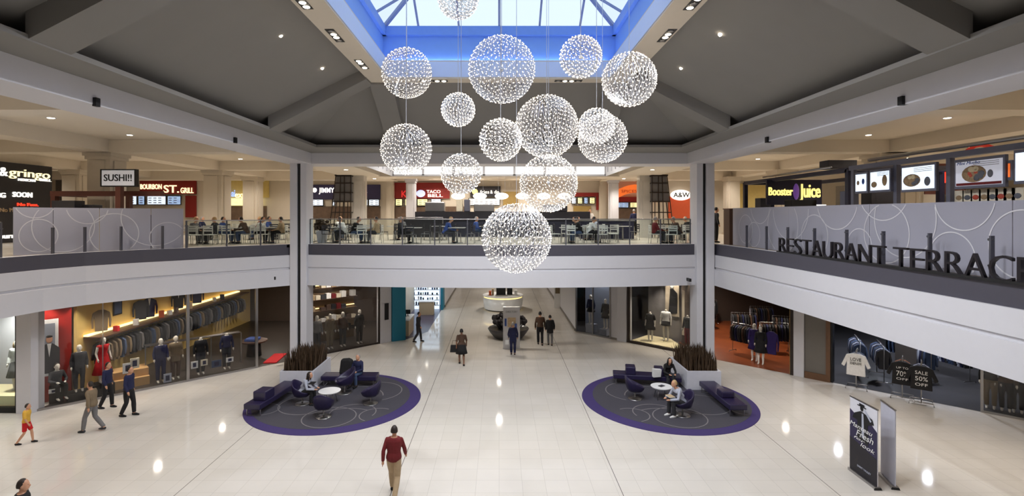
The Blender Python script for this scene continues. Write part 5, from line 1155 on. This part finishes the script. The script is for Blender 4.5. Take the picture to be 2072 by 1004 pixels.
# island counter with oval lamps
o = thing('island_counter', 'long dark island counter with steel edge in the middle of the food court', 'counter', (0, 31.5, UP))
x0, x1 = Q(838, 0, 31.5).x, Q(1196, 0, 31.5).x
MB().box(x0, x1, 0, 1.4, 0, 1.05).build('body', mat('counter_navy', (40, 40, 56), .4), o, bevel=.02); MB().box(x0 - .1, x1 + .1, -.1, 1.5, 1.05, 1.1).build('top', steel, o); MB().box(x0, x1, .3, 1.3, 1.1, 1.55).build('upper_shelf', darkbox, o)
for i, (a, b, h, m, lab) in enumerate(((858, 898, .75, steel, 'steel food display case on the island counter beneath the red sign wall'), (922, 935, 1.0, C['cream'], 'pale upright dispenser on the island counter'), (938, 950, .95, greyf, 'grey upright dispenser on the island counter'), (958, 1000, .6, steel, 'long steel food display on the island counter under the fries sign'), (1100, 1150, .55, darkbox, 'dark food display on the island counter near the bright globe'))):
    xa, xb = Q(a, 0, 31.5).x, Q(b, 0, 31.5).x; MB().box(-(xb - xa) / 2, (xb - xa) / 2, -.3, .3, 0, h * .8).build('food_display', m, loc=((xa + xb) / 2, 32.2, UP + 1.55), label=lab, cat='display case', bevel=.04)
for i, x in enumerate((927, 971, 1015, 1057, 1100, 1142)):
    q = Q(x, 397, 30.9); o = thing('hanging_oval_lamp', 'glowing oval hanging sign lamp above the island counter, %s from the dark red sign wall' % ['first', 'second', 'third', 'fourth', 'fifth', 'sixth'][i], 'hanging lamp', q, group='oval hanging lamps over the island counter')
    MB().ball((0, 0, 0), .42, .06, .2, 22, 10).build('oval_shade', whn, o); text('lettering', ['Pizza', 'Salads', 'Coffee', 'Soups', 'Grill', 'Wraps'][i], C['grey'], .1, o, (0, -.075, -.05), 0, .01, w=.4)
    for s in (-1, 1): MB().tube([(s * .2, 0, .15), (s * .2, 0, 9.3 - q.z)], .006, 4).build('cable', wirem, o)
# lantern towers beside the marble columns
lg = mat('lantern_glass', (112, 110, 112), .3, vary=.3, scale=1.5)
for i, (xa, xb, sg, lab) in enumerate(((679, 713, -1, 'tall dark framed lantern tower beside the marble column, navy sign side'), (1316, 1350, 1, 'tall dark framed lantern tower beside the marble column, orange sign side'))):
    Y = 30.6; a, b = Q(xa, 440, Y), Q(xb, 357, Y); o = thing('lantern_tower', lab, 'lantern', ((a.x + b.x) / 2, Y, UP)); W = (b.x - a.x) / 2; zt = b.z - UP; zm = Q(0, 408, Y).z - UP
    mb = MB()
    def ox(u, z): return u * W if u * sg < 0 else u * (W * (1.6 - .85 * z / zt))
    for u in (-1, -.25, .25, 1):
        for yy in (-.35, .35): mb.tube([(ox(u, 0), yy, 0), (ox(u, zt), yy, zt)], .03, 4, sm=False)
    for z in (.8, 1.5, zm, zm + (zt - zm) * .35, zm + (zt - zm) * .72, zt):
        mb.box(ox(-1, z), ox(1, z), -.38, -.32, z - .03, z + .03); mb.box(ox(-1, z), ox(1, z), .32, .38, z - .03, z + .03)
        for u in (-1, 1): mb.box(ox(u, z) - .03, ox(u, z) + .03, -.35, .35, z - .03, z + .03)
    mb.box(ox(-1, zt) - .05, ox(1, zt) + .05, -.4, .4, zt, zt + .08); mb.build('frame', bronze, o)
    MB().add([(ox(-1, zm) + .02, -.3, zm), (ox(1, zm) - .02, -.3, zm), (ox(1, zt) - .02, -.3, zt), (ox(-1, zt) + .02, -.3, zt), (ox(-1, zm) + .02, .3, zm), (ox(1, zm) - .02, .3, zm), (ox(1, zt) - .02, .3, zt), (ox(-1, zt) + .02, .3, zt)], [(0, 1, 2, 3), (5, 4, 7, 6), (4, 0, 3, 7), (1, 5, 6, 2)]).build('glass_shade', lg, o)
# ------------------------------------------------------------------ dining tables and chairs
chw = mat('chair_white', (214, 212, 206), .45); chd = mat('chair_charcoal', (52, 50, 56), .5)
def dining_chair(m, label):
    o = thing('dining_chair', label, 'chair')
    MB().box(-.21, .21, -.21, .21, .43, .46).build('seat', m, o, bevel=.01)
    mb = MB()
    for z in (.6, .7, .8): mb.box(-.2, .2, .2, .225, z, z + .065)
    mb.box(-.21, -.18, .19, .22, .46, .87).box(.18, .21, .19, .22, .46, .87); mb.build('backrest', m, o)
    for x in (-.19, .19):
        for y_ in (-.19, .19): MB().tube([(x, y_, .43), (x * 1.1, y_ * 1.15, 0)], .013, 5).build('leg', steel, o)
    return o
def dining_table(label):
    o = thing('dining_table', label, 'table'); MB().box(-.4, .4, -.4, .4, .72, .755).build('table_top', mat('table_top_grey', (176, 172, 170), .3), o, bevel=.01)
    MB().tube([(0, 0, .02), (0, 0, .72)], .04, 8).build('pedestal', steel, o); MB().box(-.3, .3, -.05, .05, 0, .03).box(-.05, .05, -.3, .3, 0, .03).build('foot', steel, o)
    return o
cw, cd = dining_chair(chw, 'x'), dining_chair(chd, 'x'); dt = dining_table('x'); first = {}
spots = []   # x, y, zone, rz
for px, Y in ((674, 24.9), (738, 24.6), (835, 24.4), (925, 24.5), (1150, 24.5), (1215, 24.6), (1350, 24.4), (700, 27.2), (800, 27.5), (890, 27.5), (985, 27.3), (1090, 27.6), (1190, 27.4), (1260, 27.6), (1375, 27.4)): spots.append(((px - CX) * Y / F, Y, 'f'))
for px, Y in ((410, 24.0), (475, 24.3), (545, 24.6), (430, 27.5), (505, 28.0), (565, 28.0)): spots.append(((px - CX) * Y / F, Y, 'l'))
bynames = {0: 'by the white planter pot', 1: 'next after the planter pot', 2: 'before the dark red sign wall', 3: 'before the long steel food display', 4: 'just past the lowest globe', 5: 'before the dark hostess bar', 6: 'below the orange-side lantern tower', 15: 'nearest the frosted sushi wall', 16: 'midway along the menswear side railing', 17: 'nearest the menswear side column'}
shirts = [C['blue'], C['white'], C['tan'], C['black'], C['navy'], C['grey'], C['charcoal'], C['lightgrey'], C['maroon'], C['brown']]
hairs = [hairb, hairk, hairg, hairl]
people_at = {0: 'b', 1: 'ab', 2: 'a', 3: 'a', 4: 'b', 5: 'a', 6: 'ab', 8: 'b', 10: 'a', 12: 'ab', 14: 'b', 15: 'ab', 16: 'ab', 17: 'ab', 18: 'a', 19: 'b', 20: 'a', 7: 'a'}
person_tpl = {}
for i, (x, y_, zn) in enumerate(spots):
    where = bynames.get(i) or 'in the second row of the food court behind the railing'
    far = 'second row of dining tables behind the far railing' if zn == 'f' else 'second row of dining tables, menswear side'
    zn2 = 'behind the far balcony railing' if zn == 'f' else 'behind the menswear railing'
    t = dt if i == 0 else dup(dt, (0, 0, 0)); t.location = (x, y_, UP)
    if i in bynames: t['label'] = 'grey square dining table ' + bynames[i]
    else: t['label'] = 'grey square dining table in the second row ' + zn2; t['group'] = far
    src = cd if i in (0, 2, 3, 7, 8, 9, 10, 11, 13, 14, 18, 20) else cw; cn = 'charcoal' if src is cd else 'white'
    for s, side in ((-1, 'a'), (1, 'b')):
        c = dup(src, (x + s * .62, y_ + RN.uniform(-.06, .06), UP), s * -PI / 2 + RN.uniform(-.15, .15)) if (src.name in first) else src
        if c is src: first[src.name] = 1; c.location = (x + s * .62, y_, UP); c.rotation_euler.z = s * -PI / 2
        if i in bynames: c['label'] = '%s slatted dining chair at the table %s' % (cn, bynames[i]); c['group'] = 'chairs at the table ' + bynames[i]
        else: c['label'] = '%s slatted dining chair in the second row %s' % (cn, zn2); c['group'] = cn + ' chairs, ' + far
        # the chair's front faces the table
        c.rotation_euler.z = (PI / 2 if s < 0 else -PI / 2) + RN.uniform(-.12, .12)
        if side in people_at.get(i, ''):
            k = (i * 3 + (s > 0)) % 10; cl = ['blue', 'white', 'tan', 'black', 'navy', 'grey', 'charcoal', 'light grey', 'maroon', 'brown'][k]
            if (i, side) == (3, 'a'): k, cl = 0, 'blue'
            if (i, side) == (5, 'a'): k, cl = 1, 'white'
            if (i, side) == (1, 'b'): k, cl = 2, 'tan'
            if (i, side) == (16, 'a'): k, cl = 0, 'blue'
            lab = 'diner in a %s top seated %s' % (cl, ('at the table ' + bynames[i]) if i in bynames else 'in the second row %s' % zn2)
            if i in bynames and side == 'b' and 'a' in people_at[i]: lab = 'second ' + lab
            ps = ('sit', 'sitlean')[(i + (s > 0)) % 2]
            if ps not in person_tpl: person_tpl[ps] = p = person(lab, (0, 0, 0), 0, ps, .3, shirts[k], C['charcoal'], hair=hairs[i % 4], shoe=C['black'], vox=.02, hands=True)
            else: p = dup(person_tpl[ps], (0, 0, 0), mats={'jacket': shirts[k], 'hair': hairs[i % 4], 'trousers': [C['charcoal'], C['denim'], C['black']][i % 3]}); p['label'] = lab
            p.location = (x + s * .6, y_, UP); p.rotation_euler.z = c.rotation_euler.z
for i, (x, y_, zn) in enumerate(spots):           # chairs at the near and far sides of the tables
    where = bynames.get(i); zn2 = 'behind the far balcony railing' if zn == 'f' else 'behind the menswear railing'
    for s in (-1, 1):
        if (i * 2 + s) % 5 == 0: continue
        m_ = cd if i in (0, 2, 3, 7, 8, 9, 10, 11, 13, 14, 18, 20) else cw; cn = 'charcoal' if m_ is cd else 'white'
        c = dup(m_, (x + RN.uniform(-.08, .08), y_ + s * .62, UP), (0 if s > 0 else PI) + RN.uniform(-.15, .15))
        if where: c['label'] = '%s dining chair, %s side of the table %s' % (cn, 'far' if s > 0 else 'railing', where); c['group'] = 'end chairs at the table ' + where
        else: c['label'] = '%s slatted dining chair in the second row %s' % (cn, zn2); c['group'] = cn + ' chairs, ' + ('second row of dining tables behind the far railing' if zn == 'f' else 'second row of dining tables, menswear side')
# white chairs in front of the railing side, seen from behind
for i, (px, Y, where) in enumerate(((395, 23.0, 'beside the frosted wall end'), (425, 23.4, 'near the frosted wall'), (1365, 25.6, 'before the orange wall panel'), (1385, 25.6, 'below the oval sign'), (1240, 25.8, 'near the steel counter end'))):
    c = dup(cw, ((px - CX) * Y / F, Y, UP), PI + .1, label='white slatted chair standing with its back to the railing ' + where, group='')
    del c['group']
# standing people upstairs
person('person in a navy jacket queueing below the orange banner sign', (Q(1283, 0, 33.5).x, 33.5, UP), PI, 'stand', 0, C['navy'], C['black'], hair=hairg, shoe=C['black'], vox=.02)
person('cook in white behind the island counter near the menu board row', (Q(1195, 0, 33.3).x, 33.6, UP), 0, 'stand', 0, C['white'], C['black'], hair=hairk, shoe=C['black'], vox=.02)
person('person in dark clothes leaning at the terrace side beyond the column', (Q(1448, 0, 25.0).x, 25.0, UP), PI / 2, 'stand', 0, C['charcoal'], C['black'], hair=hairk, shoe=C['black'], vox=.02)
o = thing('host_stand', 'brown host stand at the end of the frosted terrace wall', 'counter', (10.6, 23.4, UP)); MB().box(-.25, .25, -.3, .3, 0, 1.6).build('body', woodf, o, bevel=.01); MB().box(-.28, .28, -.33, .33, 1.6, 1.64).build('top', brownp, o)
o = thing('planter_pot', 'white square pot with dark bushy plant beside the column upstairs', 'planter', (Q(652, 0, 24.75).x, 24.75, UP))
MB().rings([((0, 0, 0), .22, .22), ((0, 0, .58), .33, .33), ((0, 0, .6), .29, .29)], 4, sm=False).build('pot', planterm, o)
mb = MB()
for k in range(60): mb.ball((RN.uniform(-.3, .3), RN.uniform(-.3, .3), RN.uniform(.62, 1.15)), RN.uniform(.05, .1), n=5, m=4)
mb.tube([(0, 0, .5), (0, 0, .9)], .05, 6)
mb.build('foliage', leafd, o)
o = thing('dark_stand', 'dark hostess bar front with steel edge behind the white-shirted diner', 'counter', (Q(1225, 0, 28.8).x, 28.8, UP)); MB().box(-1.4, 1.6, 0, .5, 0, 1.0).build('body', navyf, o); MB().box(-1.45, 1.65, -.05, .55, 1.0, 1.06).build('top', steel, o)
o = thing('dark_stand', 'grey low partition with steel rail near the dark red sign wall', 'partition', (Q(850, 0, 28.5).x, 28.6, UP)); MB().box(-1.2, 1.2, 0, .15, .1, 1.1).build('body', darkbox, o); MB().tube([(-1.25, 0, 0), (-1.25, 0, 1.2), (1.25, 0, 1.2), (1.25, 0, 0)], .03, 6).build('rail', steel, o)
# ------------------------------------------------------------------ downlights and light
EK = 2.4
def spot(x, y, z, e, col=(1, .88, .72), ang=150, r=.12, name='downlight_beam'):
    l = bpy.data.lights.new(name, 'SPOT'); l.energy = e * EK; l.color = col; l.spot_size = math.radians(ang); l.spot_blend = .6; l.shadow_soft_size = r
    o = bpy.data.objects.new(name, l); COL.objects.link(o); o.location = (x, y, z); return o
dl0 = None
def downlight(x, y, z, e, label, group, **k):
    global dl0
    if dl0 is None:
        dl0 = thing('downlight', label, 'ceiling light', (x, y, z), group=group)
        MB().rings([((0, 0, -.012), .13, .13), ((0, 0, 0), .15, .15)], 18, sm=False).build('trim_ring', white, dl0); MB().rings([((0, 0, -.02), .085, .085), ((0, 0, -.012), .1, .1)], 16, sm=False).build('lamp', lampw, dl0)
    else: dup(dl0, (x, y, z), label=label, group=group)
    if e: spot(x, y, z - .06, e, **k)
warm = (1, .9, .79)
LOWC = (1, .92, .84)
for sx, side in ((-1, 'menswear'), (1, 'terrace')):
    for x in (11.8, 14.3, 19.2, 22.2, 27.5):
        for y_ in (4, 8.5, 11.0, 16.0, 19.5, 25.0, 28.0, 33.0):
            e = 210 if (x in (14.3, 19.2) and y_ in (8.5, 16, 25, 33)) or (x == 27.5 and y_ in (16, 28)) else 0
            downlight(sx * x, y_ + (.4 if x == 14.3 else 0), 10.1, e, 'round downlight in the cream food court ceiling, %s side' % side, 'downlights of the %s side ceiling' % side, col=warm)
for x, y_, e in ((-7.9, 26.5, 190), (7.9, 26.5, 190), (-8.0, 33, 190), (8.0, 33, 190)): downlight(x, y_, 9.34, e, 'round downlight in the white ceiling beside the raised bay', 'downlights beside the raised bay', col=warm)
for x in (-4.2, -1.4, 1.4, 4.2): downlight(x, 34.3, 10.1, 230, 'round downlight before the shop signs behind the raised bay', 'downlights behind the raised bay', col=warm)
for x in (-4, 0, 4): spot(x, 27.5, 12.1, 380, (1, .96, .9), 130, .5, 'bay_light')
for x, y_, e, c_ in ((-14.6, 22, 110, warm), (-14, 26, 120, warm), (-11, 27.5, 90, warm), (-9, 30.5, 190, warm), (-8.6, 27.4, 120, warm), (-13.5, 30.5, 110, warm), (-5.2, 33.5, 90, (.85, .93, 1)), (-5.2, 37, 80, (.85, .93, 1)),
      (11.5, 27, 190, warm), (12.6, 31, 170, warm), (14.5, 26, 110, warm), (9.6, 28.5, 60, warm), (15.5, 23.5, 170, (.8, .86, 1)), (17.5, 21, 170, (.8, .86, 1)), (19, 26, 150, (.8, .86, 1)), (0, 27, 100, (1, .93, .84)), (0, 33, 120, (1, .93, .84)), (0, 40, 160, (1, .93, .84)), (0, 47, 180, (1, .93, .84)), (0, 54, 150, (1, .93, .84)),
      (-17.9, 18.8, 190, (1, .96, .9)), (6.2, 30.8, 60, (.9, .95, 1)), (-16.9, 14, 130, LOWC), (-16.9, 8, 130, LOWC), (14.5, 14, 130, LOWC), (13, 8, 110, LOWC), (12, 18, 110, LOWC), (0, -3, 160, LOWC), (-10, -3, 130, warm), (10, -3, 130, warm)):
    downlight(x, y_, 3.85, e, 'round downlight in the lower ceiling', 'downlights of the lower ceiling', col=c_)
for px, off, e in ((1310, 1.0, 110), (1378, .9, 110), (1330, 1.6, 90)): p = wr(px, off); spot(p.x, p.y, 3.8, e, (1, .9, .75), 90, .06)
for px in (100, 165, 212, 262, 334, 415, 470): p = wl(px, .6); spot(p.x, p.y, 3.8, 45, (1, .9, .76), 100, .06)
for i, (x, y, lab) in enumerate(((-12.5, 10.5, 'menswear side'), (-12.8, 15.5, 'menswear side, farther'), (12.6, 10.2, 'terrace side'), (12.9, 15.0, 'terrace side, farther'))):
    o = thing('ceiling_vent', 'slim grey air vent in the cream ceiling, ' + lab, 'vent', (x, y, 10.1)); MB().box(-.6, .6, -.15, .15, -.02, 0).build('frame', ceilm, o)
    for k in range(4): MB().box(-.55, .55, -.12 + k * .07, -.1 + k * .07, -.03, -.02).build('slat', MATS['grey_skirting'], o)
# ring spotlights onto the atrium floor
for x in (-4.0, 4.0):
    for y_ in (9.5, 12.5, 15.2): spot(x, y_, RZ - .05, 285, (.94, .96, 1), 150, .05, 'ring_spot')
for x in (-2.2, 2.3):
    for y_ in (8.6, 17.2): spot(x, y_, RZ - .05, 285, (.94, .96, 1), 150, .05, 'ring_spot')
for x in (-7.9, 7.9):
    for y_ in (4, 14, 20): pass
cove = mat('cove_blue_white', (206, 224, 255), emit=9, vary=0)
mb = MB()
for x0, x1, y0, y1 in ((-3.86, -3.82, 9.0, 16.9), (3.82, 3.86, 9.0, 16.9), (-3.6, 3.6, 17.14, 17.18), (-3.6, 3.6, 8.74, 8.78)): mb.box(x0, x1, y0, y1, 12.11, 12.15)
mb.build('cove_light', cove, label='cool white light strip on the ledge of the blue skylight wall', cat='light strip')
w = bpy.data.worlds.new('sky'); SC.world = w; w.use_nodes = True
nt = w.node_tree; bg = nt.nodes['Background']; bg.inputs[0].default_value = (.76, .88, 1.0, 1); bg.inputs[1].default_value = 1.15
cam = bpy.data.cameras.new('camera'); co = bpy.data.objects.new('camera', cam); COL.objects.link(co)
co.location = (0, 0, EZ); co.rotation_euler = (PI / 2, 0, 0); cam.sensor_width = 36; cam.lens = F / 2072 * 36
cam.shift_x = (1036 - CX) / 2072; cam.shift_y = -(502 - CY) / 2072; cam.clip_start = .1; cam.clip_end = 300
SC.camera = co
SC.view_settings.view_transform = 'Standard'; SC.view_settings.look = 'None'; SC.view_settings.gamma = 1; SC.view_settings.use_curve_mapping = False
for o in list(SC.objects):
    l = o.get('label')
    if l and len(l.split()) > 16: print('LONG', o.name, l)
SC.view_settings.exposure = 0
SC.cycles.max_bounces = 7; SC.cycles.diffuse_bounces = 4; SC.cycles.glossy_bounces = 3; SC.cycles.transparent_max_bounces = 10
SC.cycles.sample_clamp_indirect = 4; SC.cycles.use_denoising = True
